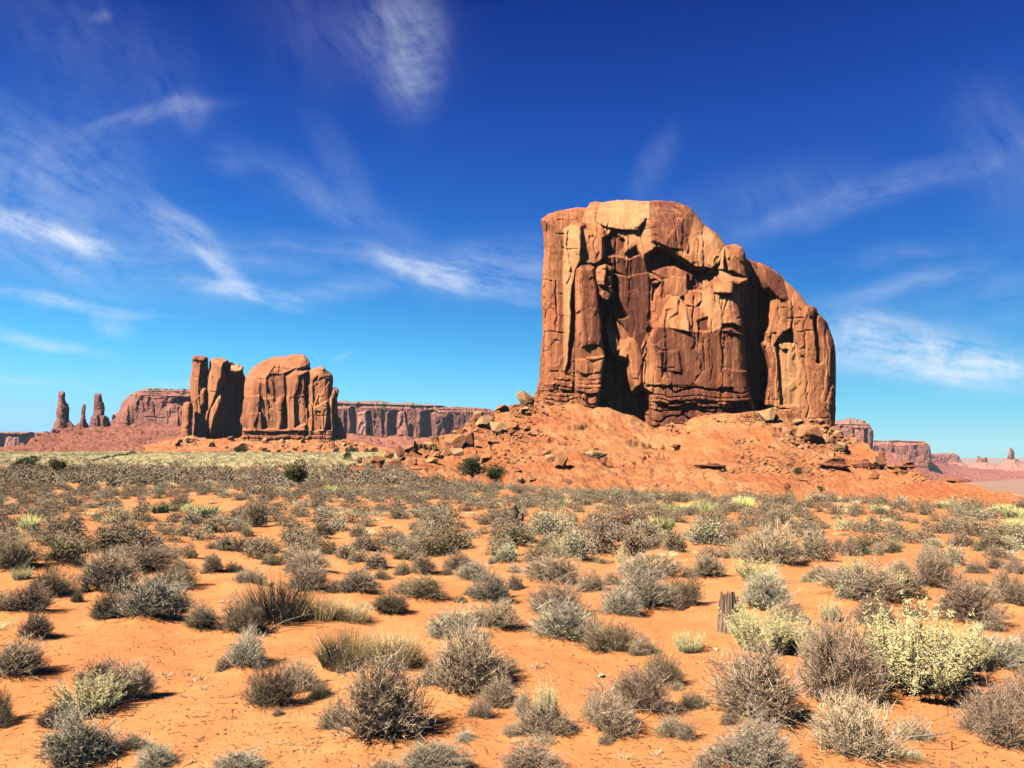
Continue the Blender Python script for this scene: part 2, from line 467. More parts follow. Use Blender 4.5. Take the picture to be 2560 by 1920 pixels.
def plant_mat(name, a, b_, tipc=None, vary=0.25):
    m, t, b = material(name)
    oi = t.nodes.new('ShaderNodeObjectInfo')
    tone = attr(t, 'tone')
    col = mixc_(t, tone, a, b_)
    hv = t.nodes.new('ShaderNodeHueSaturation')
    t.links.new(rng(t, oi.outputs['Random'], 0, 1, 1 - vary, 1 + vary), hv.inputs['Value'])
    t.links.new(rng(t, oi.outputs['Random'], 0, 1, 0.492, 0.51), hv.inputs['Hue'])
    t.links.new(col, hv.inputs['Color'])
    t.links.new(hv.outputs[0], b.inputs['Base Color'])
    b.inputs['Roughness'].default_value = 0.8
    return m


M['sage'] = plant_mat('sage_twigs', (0.28, 0.168, 0.095), (1.0, 0.69, 0.42))
M['sage_leaf'] = plant_mat('sage_leaves', (0.31, 0.195, 0.108), (0.74, 0.51, 0.29))
M['dark_twig'] = plant_mat('dark_brush_twigs', (0.19, 0.12, 0.062), (0.62, 0.44, 0.25))
M['dark_leaf'] = plant_mat('dark_brush_leaves', (0.17, 0.12, 0.056), (0.44, 0.33, 0.16))
M['grey_twig'] = plant_mat('pale_grey_twigs', (0.40, 0.29, 0.17), (1.0, 0.82, 0.54))
M['grey_leaf'] = plant_mat('pale_grey_leaves', (0.36, 0.29, 0.15), (0.80, 0.66, 0.38))
M['cream'] = plant_mat('cream_saltbush', (0.95, 0.73, 0.27), (1.0, 0.87, 0.43), vary=0.08)
M['cream_stem'] = plant_mat('cream_saltbush_stems', (0.7, 0.52, 0.26), (0.85, 0.7, 0.4), vary=0.1)
M['tan'] = plant_mat('dry_grass', (0.72, 0.40, 0.15), (1.0, 0.72, 0.32), vary=0.12)
M['straw'] = plant_mat('straw_grass', (0.74, 0.55, 0.24), (1.0, 0.82, 0.44), vary=0.12)
M['yellow'] = plant_mat('rabbitbrush', (0.90, 0.82, 0.20), (1.0, 0.98, 0.42), vary=0.1)
M['juniper'] = plant_mat('juniper_foliage', (0.045, 0.055, 0.018), (0.15, 0.15, 0.05), vary=0.12)
M['juniper_trunk'] = plant_mat('juniper_bark', (0.12, 0.08, 0.05), (0.24, 0.18, 0.12), vary=0.1)


def simple_mat(name, c, rough=0.8, c2=None, scale=8.0, bd=0.0, stretch=(1, 1, 1)):
    m, t, b = material(name)
    b.inputs['Roughness'].default_value = rough
    tcn = t.nodes.new('ShaderNodeTexCoord')
    n = noise(t, mapping(t, tcn.outputs['Object'], stretch), scale, 7, 0.65)
    t.links.new(mixc_(t, rng(t, n, 0.35, 0.65), c, c2 or tuple(x * 0.7 for x in c)), b.inputs['Base Color'])
    if bd: bump(t, b, n, 0.8, bd)
    return m


M['wood'] = simple_mat('weathered_wood', (0.46, 0.30, 0.18), 0.85, (0.11, 0.065, 0.04), 1.0, 0.03, (38, 38, 3))
M['deadwood'] = simple_mat('bleached_deadwood', (0.52, 0.42, 0.30), 0.85, (0.26, 0.19, 0.12), 1.0, 0.01, (30, 30, 5))
M['charred'] = simple_mat('blackened_wood', (0.10, 0.065, 0.045), 0.85, (0.03, 0.02, 0.015), 1.0, 0.02, (25, 25, 4))
M['pebble'] = simple_mat('cream_pebble', (0.72, 0.60, 0.38), 0.7, (0.55, 0.40, 0.22), 12.0, 0.004)
M['metal'] = simple_mat('post_paint', (0.16, 0.11, 0.08), 0.6)
M['white_paint'] = simple_mat('white_paint', (0.75, 0.73, 0.68), 0.5)
M['glass'] = simple_mat('dark_glass', (0.03, 0.03, 0.035), 0.1)
M['rubber'] = simple_mat('black_rubber', (0.03, 0.03, 0.03), 0.8)
# ------------------------------------------------------------------ terrain
def Z1(pts):
    """points read off an enlargement of the big butte -> picture points"""
    return [(1300 + p[0] * .37975, 450 + p[1] * .37975) + tuple(p[2:]) for p in pts]


def crest(px):
    return np.interp(px, [900, 1000, 1300, 1700, 2000, 2300, 2600, 3200], [70, 56, 43, 37, 32, 28, 27, 26])


MOUNDS = []


def G(x, y, mounds=False):
    x = np.asarray(x, float); y = np.asarray(y, float)
    ys = np.maximum(y, 1.0)
    px = 1280 + F * x / ys
    zl = np.interp(y, [-1e5, 100, 200, 400, 460, 700, 1500, 6000, 1e5], [0, 0, 1.0, 3.7, 3.7, -14, -35, -60, -60])
    yc = crest(px)
    t = np.maximum(y - yc, 0)
    zr = np.interp(t, [0, 8, 60, 400, 1000, 1e5], [0, -0.35, -6.5, -42, -62, -62])
    w = sstep(1000, 1120, px)
    z = zl * (1 - w) + zr * w
    amp = sstep(2.0, 6.0, np.hypot(x, y))
    z = z + amp * (0.10 * fbm(x * .22, y * .22, seed=3, octv=3) + 0.028 * fbm(x * 1.3, y * 1.3, seed=4, octv=4))
    z = z + sstep(40, 400, np.abs(y)) * 0.35 * fbm(x * .03, y * .03, seed=8, octv=3)
    if mounds:
        for (mx, my, mr, mh) in MOUNDS:
            k = (np.abs(x - mx) < 2.2 * mr) & (np.abs(y - my) < 2.2 * mr)
            if k.any():
                d2 = ((x[k] - mx) ** 2 + (y[k] - my) ** 2) / (mr * mr)
                z[k] += mh * np.exp(-d2 * 1.6)
    return z


def on_ground(px, py, far=None):
    """where the line of sight through a picture point first meets the ground"""
    u, v = ray(px, py)
    u = float(u); v = float(v)
    Y = np.geomspace(2.5, far or 430.0, 2600)
    h = EYE + v * Y - G(u * Y, Y)
    i = np.argmax(h <= 0) if (h <= 0).any() else len(Y) - 1
    return u * Y[i], Y[i], float(G(u * Y[i], Y[i]))


def build_ground():
    th = np.concatenate([np.radians(np.linspace(-42, 42, 640)), np.radians(np.linspace(42, 318, 110)[1:-1])])
    r = np.concatenate([[0.0], np.geomspace(0.8, 30000, 640)])
    R, T = np.meshgrid(r, th, indexing='ij')
    x, y = R * np.sin(T), R * np.cos(T)
    z = G(x, y, True)
    nr, nc = R.shape
    f = grid_faces(nr, nc)
    a = np.arange(nr - 1) * nc
    seam = np.stack([a + nc - 1, a, a + nc, a + 2 * nc - 1], 1)
    V = np.stack([x.ravel(), y.ravel(), z.ravel()], 1)
    px = 1280 + F * x / np.maximum(y, 1)
    n = fbm(x * .02, y * .02, seed=21, octv=4)
    gr = sstep(62, 115, y) * (1 - sstep(1040, 1110, px)) * 0.9
    bank = np.exp(-(((px - 690 - n * 60) / 190) ** 2 + ((y - 105 - n * 12) / 22) ** 2) * 1.2)
    gr = gr * (1 - 0.9 * bank)
    sg = sstep(600, 1000, y) * np.clip(0.8 + 0.35 * fbm(x * .002, y * .006, seed=5, octv=4), 0.35, 1)
    o = mesh_np('ground', V, [f[:, ::-1], seam[:, ::-1]], M['ground'], True, {'grass': gr.ravel(), 'sage': sg.ravel()})
    tag(o, 'orange desert sand with scattered twigs and cracks', 'ground', kind='structure')
    return o


# talus apron of the big butte -------------------------------------------------
class Apron:
    def __init__(s, top, bot, yf, yb, bulge=1.35):
        s.top, s.bot, s.yf, s.yb, s.bulge = [np.array(q, float).T for q in (top, bot, yf, yb)] + [bulge]

    def curves(s, px):
        r = [np.interp(px, s.top[0], s.top[1])]
        for c in (s.bot, s.yf, s.yb):       # rounded off so that the slope has no kinks
            r.append(sum(np.interp(np.asarray(px) + d, c[0], c[1]) * w for d, w in ((-90, .1), (-60, .15), (-30, .17), (0, .16), (30, .17), (60, .15), (90, .1))))
        return r

    def depth(s, px, t):
        _, _, f, b = s.curves(px)
        return f + (b - f) * (1 - np.maximum(1 - t, 0) ** s.bulge) + np.maximum(t - 1, 0) * (b - f) * 0.8

    def point(s, px, py):
        tp, bt, f, b = s.curves(px)
        t = np.clip((bt - py) / (bt - tp), 0, 1.0)
        Y = s.depth(px, t)
        x, y, z = at(px, py, Y)
        return float(x), float(y), float(z)

    def build(s, name, x0, x1, nx, nt_, mat, amp, label, seed=0, drop=70, ledges=()):
        c = np.linspace(x0, x1, nx)
        t = np.concatenate([np.linspace(0, 1, nt_), 1 + np.linspace(0, 1, 14)[1:]])
        T, PX = np.meshgrid(t, c, indexing='ij')
        tp, bt, f, b = s.curves(PX)
        ts = sum(np.interp(PX + d, s.top[0], s.top[1]) for d in range(-120, 121, 20)) / 13.0
        t1 = np.minimum(T, 1)
        py = bt + (ts - bt) * t1 + (tp - ts) * t1 ** 5 + np.maximum(T - 1, 0) * drop
        Y = s.depth(PX, T)
        x, y, z = at(PX, py, Y)
        fade = sstep(0, .08, T) * (1 - sstep(1.0, 1.3, T) * .6)
        n = fbm(x * .11, y * .11, seed=seed, octv=6, gain=.55)
        g = fbm(PX * .022 + n, T * 1.3, seed=seed + 5, octv=4)
        z = z + fade * amp * (n * 1.0 - 0.55 * np.abs(g) + 0.2)
        F1, F2, dx, dy, r = worley(x * .8, y * .8, seed + 9)
        z = z + fade * amp * 0.28 * np.clip(r[0] - .55, 0, 1) * np.clip((F2 - F1) * 4, 0, 1) * 2
        for (lz, lw, la) in ledges:          # resistant beds standing out of the slope
            wob = fbm(x * .05, y * .05, seed=seed + 3, octv=3)
            q = z - lz - wob * 1.2
            br = sstep(-.1, .35, fbm(x * .035, y * .035 + lz, seed=seed + 31, octv=3))
            z = z + br * la * (sstep(-lw, 0, q) - sstep(0, lw * 2.5, q))
        nr, nc = PX.shape
        V = np.stack([x.ravel(), y.ravel(), z.ravel()], 1)
        o = mesh_np(name, V, [grid_faces(nr, nc)], mat, True)
        tag(o, label, 'slope', kind='structure')
        return o


MAIN = Apron(
    top=[(780, 1222), (850, 1196), (900, 1178), (960, 1160), (1010, 1140), (1060, 1112), (1100, 1098), (1150, 1078), (1180, 1058), (1215, 1040), (1250, 1024), (1290, 1010), (1330, 996),
         (1360, 1000), (1420, 1014), (1470, 1022), (1520, 1030), (1570, 1044), (1640, 1066), (1680, 1058), (1760, 1044), (1860, 1034), (1930, 1026), (2000, 1040), (2060, 1062), (2089, 1076),
         (2128, 1102), (2173, 1122), (2206, 1146), (2222, 1164), (2260, 1170), (2293, 1172), (2331, 1191), (2360, 1197), (2415, 1210), (2455, 1225), (2483, 1234), (2560, 1244), (2760, 1262)],
    bot=[(780, 1236), (1000, 1246), (1300, 1272), (1700, 1292), (2000, 1305), (2300, 1318), (2760, 1330)],
    yf=[(780, 56), (1000, 60), (1300, 68), (1700, 76), (2300, 80), (2760, 80)],
    yb=[(780, 72), (880, 88), (1000, 118), (1100, 148), (1200, 168), (1320, 179), (1500, 180), (1880, 181), (1980, 188), (2089, 190), (2200, 165), (2300, 140), (2450, 118), (2760, 105)])


# ------------------------------------------------------------------ rock masses
def seg_dist(px, py, poly, closed, R=None):
    """distance of points to a line of points and the R of the nearest place on it"""
    d = np.full(px.shape, 1e9); rr = np.zeros(px.shape)
    n = len(poly)
    for i in range(n if closed else n - 1):
        a, b = poly[i], poly[(i + 1) % n]
        ex, ey = b[0] - a[0], b[1] - a[1]
        L2 = ex * ex + ey * ey + 1e-9
        t = np.clip(((px - a[0]) * ex + (py - a[1]) * ey) / L2, 0, 1)
        q = np.hypot(px - a[0] - t * ex, py - a[1] - t * ey)
        if R is None:
            d = np.minimum(d, q)
        else:
            k = q < d
            d = np.where(k, q, d)
            rr = np.where(k, R[i] + (R[(i + 1) % n] - R[i]) * t, rr)
    return d, rr


def inside(px, py, poly):
    c = np.zeros(px.shape, bool)
    n = len(poly)
    for i in range(n):
        x1, y1 = poly[i][:2]; x2, y2 = poly[(i + 1) % n][:2]
        if y1 == y2: continue
        c ^= ((y1 > py) != (y2 > py)) & (px < (x2 - x1) * (py - y1) / (y2 - y1) + x1)
    return c


def rough_line(poly, step, amp, seed):
    out = []
    n = len(poly); acc = 0.0
    for i in range(n - 1):
        a, b = np.array(poly[i][:2], float), np.array(poly[i + 1][:2], float)
        L = np.hypot(*(b - a)); k = max(1, int(L / step))
        nrm = np.array([-(b - a)[1], (b - a)[0]]) / (L + 1e-9)
        for j in range(k):
            s = acc + L * j / k
            w = float(fbm(np.array([s / 14.0]), np.array([seed * 1.37]), seed=seed, octv=4)[0])
            out.append(tuple(a + (b - a) * j / k + nrm * w * amp))
        acc += L
    out.append(tuple(poly[-1][:2]))
    return out


def layer(poly, P=0.0, gx=0.0, gy=0.0, R=0.4, mode='max', v=None, warp=2.0):
    return dict(poly=[p[:2] for p in poly], P=P, gx=gx, gy=gy, R=R, mode=mode, v=v, warp=warp)


def relief(name, outline, Y0, thick, mat, layers=(), cell=2.0, Rdef=3.0, fb=(.5, 7.), flute=(.3, 2.5, 18.), facet=(.3, 2.2, 4.5, .25), ledges=(), base=(0, 0, 0), jit=1.2,
           seed=1, v0=0.0, parent=None, capy=None, sharp=0.12, backR=None, foot=10, fine=1.0, crisp=1.0, cracks=(0, 0, 0)):
    """a body of rock standing at distance Y0 whose edge seen from the camera is the outline (from its left foot over the top to its right foot);
    layers are buttresses (max) and hollows (min) in metres before / behind the main face"""
    s = Y0 / F
    outline = [(outline[0][0], outline[0][1] + foot) + tuple(outline[0][2:])] + list(outline) + [(outline[-1][0], outline[-1][1] + foot) + tuple(outline[-1][2:])]
    Rl = [(p[2] if len(p) > 2 else Rdef) for p in outline]
    line = [p[:2] for p in outline]
    edge_ = rough_line(line, 4.0, jit, seed)
    xs = np.array([p[0] for p in edge_]); ys = np.array([p[1] for p in edge_])
    gx_ = np.arange(xs.min() - 2 * cell, xs.max() + 2 * cell, cell)
    gy_ = np.arange(ys.min() - 2 * cell, ys.max() + 2 * cell, cell)
    PX, PY = np.meshgrid(gx_, gy_)
    ins = inside(PX, PY, edge_)
    near = np.zeros_like(ins)
    q = ins[:-1, :-1] | ins[1:, :-1] | ins[:-1, 1:] | ins[1:, 1:]
    near[:-1, :-1] |= q; near[1:, :-1] |= q; near[:-1, 1:] |= q; near[1:, 1:] |= q
    edge = near & ~ins
    bx, by = PX[edge], PY[edge]
    bd = np.full(bx.shape, 1e9); sx, sy = bx.copy(), by.copy()
    fn = len(edge_)
    for i in range(fn):
        a, b = edge_[i], edge_[(i + 1) % fn]
        ex, ey = b[0] - a[0], b[1] - a[1]
        t = np.clip(((bx - a[0]) * ex + (by - a[1]) * ey) / (ex * ex + ey * ey + 1e-9), 0, 1)
        qx, qy = a[0] + t * ex, a[1] + t * ey
        d = np.hypot(bx - qx, by - qy); k = d < bd
        bd = np.where(k, d, bd); sx = np.where(k, qx, sx); sy = np.where(k, qy, sy)
    PX[edge] = sx; PY[edge] = sy
    dpx, Rr = seg_dist(PX, PY, line, False, Rl)
    dpx[edge] = 0
    dm = dpx * s
    cx, cy = PX[ins].mean(), PY[ins].mean()
    X = (PX - cx) * s; Z = (cy - PY) * s
    X0 = (PX - 1280) * s; Z0 = (HORIZON - PY) * s
    fw = .030 / s
    w1 = fbm(X0 * fw, Z0 * fw * .7, seed=seed + 70, octv=3, gain=.42); w2 = fbm(X0 * fw, Z0 * fw * .7, seed=seed + 80, octv=3, gain=.42)
    P = base[0] + base[1] * X + base[2] * Z
    v = np.full(P.shape, float(v0))
    for Lr in layers:
        pl = Lr['poly']; lx = [p[0] for p in pl]; ly = [p[1] for p in pl]
        pad = 30
        k = (PX > min(lx) - pad) & (PX < max(lx) + pad) & (PY > min(ly) - pad) & (PY < max(ly) + pad)
        if not k.any(): continue
        qx = PX[k] + w1[k] * Lr['warp'] * 1.5; qy = PY[k] + w2[k] * Lr['warp'] * 1.5
        inn = inside(qx, qy, pl)
        d, _ = seg_dist(qx, qy, pl, True)
        d = d * s
        mx, my = sum(lx) / len(lx), sum(ly) / len(ly)
        h = Lr['P'] + Lr['gx'] * (qx - mx) * s + Lr['gy'] * (my - qy) * s
        LR = Lr['R'] * crisp
        e = np.clip(1 - d / LR, 0, 1)
        drop = (1 - np.sqrt(np.maximum(1 - e * e, 0))) * LR
        pk = P[k]
        side = LR + 3.5 * d          # steep flank instead of a sheer step
        if Lr['mode'] == 'max':
            new = np.maximum(pk, h - np.where(inn, drop, side))
        elif Lr['mode'] == 'min':
            new = np.minimum(pk, h + np.where(inn, drop, side))
        else:
            new = np.where(inn, pk + h * (1 - e), pk)
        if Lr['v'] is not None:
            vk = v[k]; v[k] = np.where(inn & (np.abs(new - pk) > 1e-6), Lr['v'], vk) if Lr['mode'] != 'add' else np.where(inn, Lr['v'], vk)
        P[k] = new
    # weathering
    P = P + fb[0] * fbm(X0 / fb[1], Z0 / fb[1], seed=seed, octv=6, gain=.52)
    if flute[0]:
        fl = fbm(X0 / flute[1] + .4 * w1, Z0 / flute[2], seed=seed + 11, octv=4)
        P = P - flute[0] * np.abs(fl)
    if facet[0]:
        a, wx, wz, tl = facet
        F1, F2, ddx, ddz, r = worley(X0 / wx + .35 * w1, Z0 / wz + .35 * w2, seed + 23)
        P = P + a * (r[0] - .5) * 2 + (ddx * wx * (r[1] - .5) + ddz * wz * (r[2] - .5)) * tl
        P = P - 3.2 * sharp * np.clip(1 - (F2 - F1) / .05, 0, 1) * (r[0] > .35)
        F1, F2, ddx, ddz, r = worley(X0 / wx * 3 + .5 * w2, Z0 / wz * 3 + .5 * w1, seed + 29)
        P = P + fine * (a * .22 * (r[0] - .5) * 2 + (ddx * wx / 3 * (r[1] - .5) + ddz * wz / 3 * (r[2] - .5)) * tl)
        P = P - sharp * np.clip(1 - (F2 - F1) / .12, 0, 1)
    P = P + fb[0] * .14 * fbm(X0 / .9, Z0 / 1.3, seed=seed + 41, octv=4)
    # long joints running down the face and short partings along the bedding
    cr = np.random.RandomState(seed + 5)
    x0_, x1_, y0_, y1_ = xs.min(), xs.max(), ys.min(), ys.max()
    for i in range(cracks[0]):
        cx_, yt = cr.uniform(x0_, x1_), cr.uniform(y0_, y1_ - .1 * (y1_ - y0_)); ln = cr.uniform(.08, .42) * (y1_ - y0_)
        path = cx_ + 5 * vnoise(PY / 34., PY * 0 + i, seed=seed + 3) + 2 * vnoise(PY / 9., PY * 0 + i, seed=seed + 4)
        m_ = sstep(yt, yt + 8, PY) * (1 - sstep(yt + ln - 14, yt + ln, PY))
        P -= cracks[2] * cr.uniform(.5, 1.2) * np.clip(1 - np.abs(PX - path) / (cell * cr.uniform(1.2, 2.0)), 0, 1) * m_
        if i % 3 == 0: P += cracks[2] * cr.uniform(-.8, .8) * sstep(0, 2, PX - path) * (1 - sstep(4, 26, PX - path)) * m_
    for i in range(cracks[1]):
        cy_, xl_ = cr.uniform(y0_, y1_), cr.uniform(x0_, x1_); ln = cr.uniform(8, 60)
        path = cy_ + 3 * vnoise(PX / 20., PX * 0 + i, seed=seed + 6)
        m_ = sstep(xl_, xl_ + 4, PX) * (1 - sstep(xl_ + ln - 4, xl_ + ln, PX))
        P -= cracks[2] * .8 * np.clip(1 - np.abs(PY - path) / (cell * 1.2), 0, 1) * m_
    for (pl, amp, per, blk) in ledges:          # thin beds worn back to different depths
        k = inside(PX + w1 * 6, PY + w2 * 4, pl)
        if not k.any(): continue
        zz = (Z0[k] + .5 * w2[k] + .02 * X0[k] + .55 * per * np.sin(Z0[k] / per * 1.1 + 1.0)) / per
        cell_i = np.floor(zz); fr = zz - cell_i
        F1, F2, ddx, ddz, r = worley(X0[k] / blk + cell_i * 7.3, cell_i + .5, seed + 51)
        rnd = _hash(cell_i, cell_i * 0 + 3, cell_i * 0, seed)
        prof = (rnd - .4) * 1.5 + (r[0] - .5) * .8 - 1.3 * np.clip(1 - fr / .2, 0, 1) - .3 * np.clip(1 - (F2 - F1) / .06, 0, 1)
        P[k] += amp * prof
    Rr = np.maximum(Rr, .05)
    e = np.clip(1 - dm / Rr, 0, 1)
    Yf = Y0 - P + (1 - np.sqrt(np.maximum(1 - e * e, 0))) * Rr
    br = backR or thick
    e2 = np.clip(1 - dm / br, 0, 1)
    Yb = Y0 + np.maximum(Rr, .3) + thick * np.sqrt(np.maximum(1 - e2 * e2, 0)) + fb[0] * fbm(X0 / fb[1], Z0 / fb[1], seed=seed + 91, octv=3)
    Yb = np.maximum(Yb, Yf + .2)
    idx = -np.ones(PX.shape, int); idx[near] = np.arange(near.sum())
    n1 = int(near.sum())
    idb = idx.copy(); idb[ins] = n1 + np.arange(int(ins.sum()))
    x, y, z = at(PX, PY, Yf)
    # break up the smooth sheet sideways too
    jx = .18 * fb[0] * fbm(X0 / 1.6, Z0 / 1.6, seed=seed + 61, octv=3)
    x = np.where(ins, x + jx, x)
    xb, yb, zb = at(PX, PY, Yb)
    V = np.concatenate([np.stack([x[near], y[near], z[near]], 1), np.stack([xb[ins], yb[ins], zb[ins]], 1)])
    ff = np.stack([idx[:-1, :-1][q], idx[1:, :-1][q], idx[1:, 1:][q], idx[:-1, 1:][q]], 1)
    allb = np.stack([idb[:-1, :-1][q], idb[:-1, 1:][q], idb[1:, 1:][q], idb[1:, :-1][q]], 1)
    va = np.concatenate([v[near], v[ins]])
    at_ = {'varn': va}
    if capy is not None:
        cp = (np.clip((capy[0] + 3.0 * w1 - PY) / capy[1], 0, 1) * np.clip(.75 + .5 * w2, 0, 1))
        at_['cap'] = np.concatenate([cp[near], cp[ins]])
    return mesh_np(name, V, [ff, allb], mat, True, at_, parent)


def build_big_butte():
    Y = 190.0
    root = thing('sandstone_butte', (float(at(1710, 1050, Y)[0]), Y, 14.0), 'huge orange sandstone butte with a hollowed face and rounded knob, rising over the debris slope', 'butte')
    off = root.location.copy()

    def rel(*a, **k):
        o = relief(*a, parent=root, **k)
        o.location = -off
        return o
    cliff = Z1([(60, 1640, 3), (78, 1480, 3), (110, 1380, 3), (128, 1300, 3.5), (133, 1200, 4), (140, 1080, 4), (148, 1000, 4), (147, 880, 4), (140, 760, 4), (146, 660, 4), (151, 560, 4), (157, 450, 4), (150, 340, 3.5),
                (133, 270, 2.5), (140, 252, 2), (200, 214, 5), (300, 197, 8), (372, 177, 10), (440, 181, 11), (462, 150, 12), (500, 139, 12), (550, 145, 12), (650, 130, 13), (800, 140, 13), (905, 132, 12), (1000, 140, 11),
                (1080, 158, 10), (1130, 186, 9), (1172, 242, 8), (1222, 302, 8), (1296, 350, 7), (1346, 416, 6), (1400, 470, 5), (1460, 560, 4), (1500, 640, 3), (1492, 700, 2.5), (1445, 760, 2.5), (1452, 840, 2.5), (1466, 950, 2.5),
                (1476, 1050, 2.5), (1490, 1200, 2.5), (1502, 1310, 2.5), (1520, 1420, 2), (1545, 1500, 2), (1560, 1640, 2)])
    L = [
        layer(Z1([(60, 180), (560, 320), (548, 520), (500, 565), (420, 560), (365, 700), (365, 1620), (50, 1620)]), 2.6, .22, 0, 1.0, v=.15),
        layer(Z1([(292, 330), (350, 292), (402, 305), (412, 420), (392, 540), (362, 610), (342, 700), (334, 900), (302, 1260), (246, 1250), (272, 900), (288, 600)]), 4.0, .95, 0, .8, v=-.9),
        layer(Z1([(150, 620), (270, 600), (262, 880), (236, 1240), (130, 1300), (140, 900)]), 1.9, .1, 0, .5, v=.3),
        layer(Z1([(160, 400), (285, 330), (285, 560), (160, 600)]), 1.7, .12, 0, .5, v=.25),
        layer(Z1([(398, 318), (470, 340), (560, 360), (548, 520), (500, 562), (372, 560), (392, 480)]), 4.8, .12, -.05, 1.0, v=-.3),
        # dome above the hollow
        layer(Z1([(420, 90), (1100, 90), (1260, 300), (1380, 440), (1260, 610), (1190, 622), (1130, 592), (1060, 535), (980, 482), (862, 470), (834, 560), (765, 430), (690, 480), (680, 395), (610, 340), (562, 385), (540, 340), (400, 335)]), 4.0, .02, -.18, 1.6, v=-.5),
        layer(Z1([(520, 100), (850, 110), (850, 250), (780, 330), (640, 330), (500, 280)]), 4.3, .12, -.35, 2.5, v=-.9),
        layer(Z1([(850, 140), (1100, 130), (1260, 300), (1370, 440), (1255, 605), (1150, 560), (1060, 470), (960, 440), (872, 400), (850, 290)]), 4.3, -.26, -.10, 1.4, v=.9),
        layer(Z1([(850, 360), (960, 330), (1130, 400), (1290, 450), (1250, 600), (1140, 570), (1060, 490), (960, 450), (880, 450)]), 4.4, -.12, -.15, 1.2, v=-.1),
        layer(Z1([(925, 150), (1070, 205), (1120, 250), (1060, 245), (930, 175)]), 3.2, -.2, -.1, .6, 'min', v=1),
        # hollows
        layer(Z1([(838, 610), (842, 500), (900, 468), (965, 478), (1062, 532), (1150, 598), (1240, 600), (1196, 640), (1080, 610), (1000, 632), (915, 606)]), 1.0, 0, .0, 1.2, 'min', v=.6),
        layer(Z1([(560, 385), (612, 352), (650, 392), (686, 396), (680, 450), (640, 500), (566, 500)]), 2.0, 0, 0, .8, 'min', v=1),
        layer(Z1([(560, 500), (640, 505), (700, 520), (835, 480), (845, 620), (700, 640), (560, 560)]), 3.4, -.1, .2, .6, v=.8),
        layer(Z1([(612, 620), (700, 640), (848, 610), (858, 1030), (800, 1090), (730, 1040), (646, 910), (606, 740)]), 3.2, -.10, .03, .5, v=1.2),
        layer(Z1([(858, 640), (920, 600), (1025, 640), (1040, 765), (970, 800), (940, 880), (905, 960), (872, 1030)]), 3.3, .3, -.05, .8, v=-.2),
        layer(Z1([(868, 600), (920, 580), (1020, 570), (1080, 600), (1130, 640), (1100, 690), (1030, 650), (920, 640)]), 3.4, .1, -.3, .5, v=.5),
        layer(Z1([(870, 690), (918, 680), (880, 740), (872, 800)]), 1.5, 0, 0, .5, 'min', v=.8),
        # dark cleft to the right of the pillar
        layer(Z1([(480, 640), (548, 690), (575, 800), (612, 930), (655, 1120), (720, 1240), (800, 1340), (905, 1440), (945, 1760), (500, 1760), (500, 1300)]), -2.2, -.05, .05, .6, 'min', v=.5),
        layer(Z1([(565, 945), (596, 905), (640, 1040), (662, 1150), (620, 1190), (585, 1090)]), 2.2, .2, 0, .5, v=.1),
        layer(Z1([(600, 560), (622, 700), (640, 800), (700, 900), (640, 900), (590, 780), (560, 690)]), 1.6, 0, 0, .4, 'min', v=.6),
        layer(Z1([(560, 1190), (660, 1150), (730, 1250), (800, 1360), (880, 1460), (890, 1620), (560, 1620)]), -2.6, 0, 0, 1.5, 'min', v=.4),
        layer(Z1([(648, 1070), (700, 1010), (745, 1036), (700, 1180), (660, 1150)]), 2.6, .3, -.25, .8, v=.1),
        layer(Z1([(700, 1110), (722, 1050), (750, 1036), (792, 1082), (808, 1200), (806, 1350), (764, 1370), (735, 1270)]), 3.8, .1, -.1, .9, v=.2),
        layer(Z1([(796, 1100), (842, 1022), (884, 1040), (905, 1200), (875, 1400), (815, 1360), (812, 1200)]), 4.4, .3, -.1, .9, v=.2),
        # central buttress: a varnished wall below, sloping blocks above
        layer(Z1([(884, 1030), (902, 968), (1000, 955), (1110, 992), (1252, 1008), (1330, 955), (1462, 940), (1470, 1000), (1490, 1200), (1506, 1350), (1560, 1760), (890, 1760), (880, 1400), (896, 1200)]), 6.4, .05, .0, 1.2, v=1.0),
        layer(Z1([(1178, 825), (1206, 660), (1270, 585), (1490, 600), (1500, 690), (1425, 705), (1452, 830), (1468, 970), (1330, 990), (1250, 1020)]), 4.9, .06, -.28, 1.2, v=-.6),
        layer(Z1([(948, 850), (988, 772), (1050, 766), (1100, 828), (1114, 1000), (1000, 975), (900, 985)]), 5.6, .2, -.28, .9, v=-.5),
        layer(Z1([(1100, 830), (1180, 822), (1242, 862), (1254, 1020), (1112, 1005)]), 5.7, -.06, -.22, .5, v=.1),
        layer(Z1([(1160, 930), (1235, 905), (1240, 1000), (1170, 990)]), 5.4, 0, -.1, .3, 'min', v=.7),
        layer(Z1([(1330, 955), (1400, 950), (1474, 985), (1476, 1010), (1390, 975), (1330, 980)]), 5.5, 0, 0, .3, 'min', v=.7),
        layer(Z1([(1028, 640), (1100, 645), (1108, 750), (1050, 772), (1030, 745)]), 4.2, .1, 0, .5, v=-.1),
        layer(Z1([(1082, 760), (1130, 710), (1196, 690), (1190, 790), (1150, 832), (1092, 812)]), 4.6, .1, -.35, .9, v=-.2),
        layer(Z1([(1100, 620), (1200, 630), (1200, 720), (1110, 720)]), 2.6, -.1, 0, .4, 'min', v=.6),
        layer(Z1([(912, 1130), (1040, 1120), (1060, 1270), (920, 1240)]), 6.5, .02, 0, .3, v=1.4),
        layer(Z1([(1206, 1040), (1212, 1100), (1213, 1260), (1207, 1180)]), 5.9, 0, 0, .3, 'min', v=.6, warp=3),
        layer(Z1([(1320, 1000), (1480, 1020), (1496, 1260), (1330, 1240)]), 6.2, 0, 0, .3, 'min', v=.9),
    ]
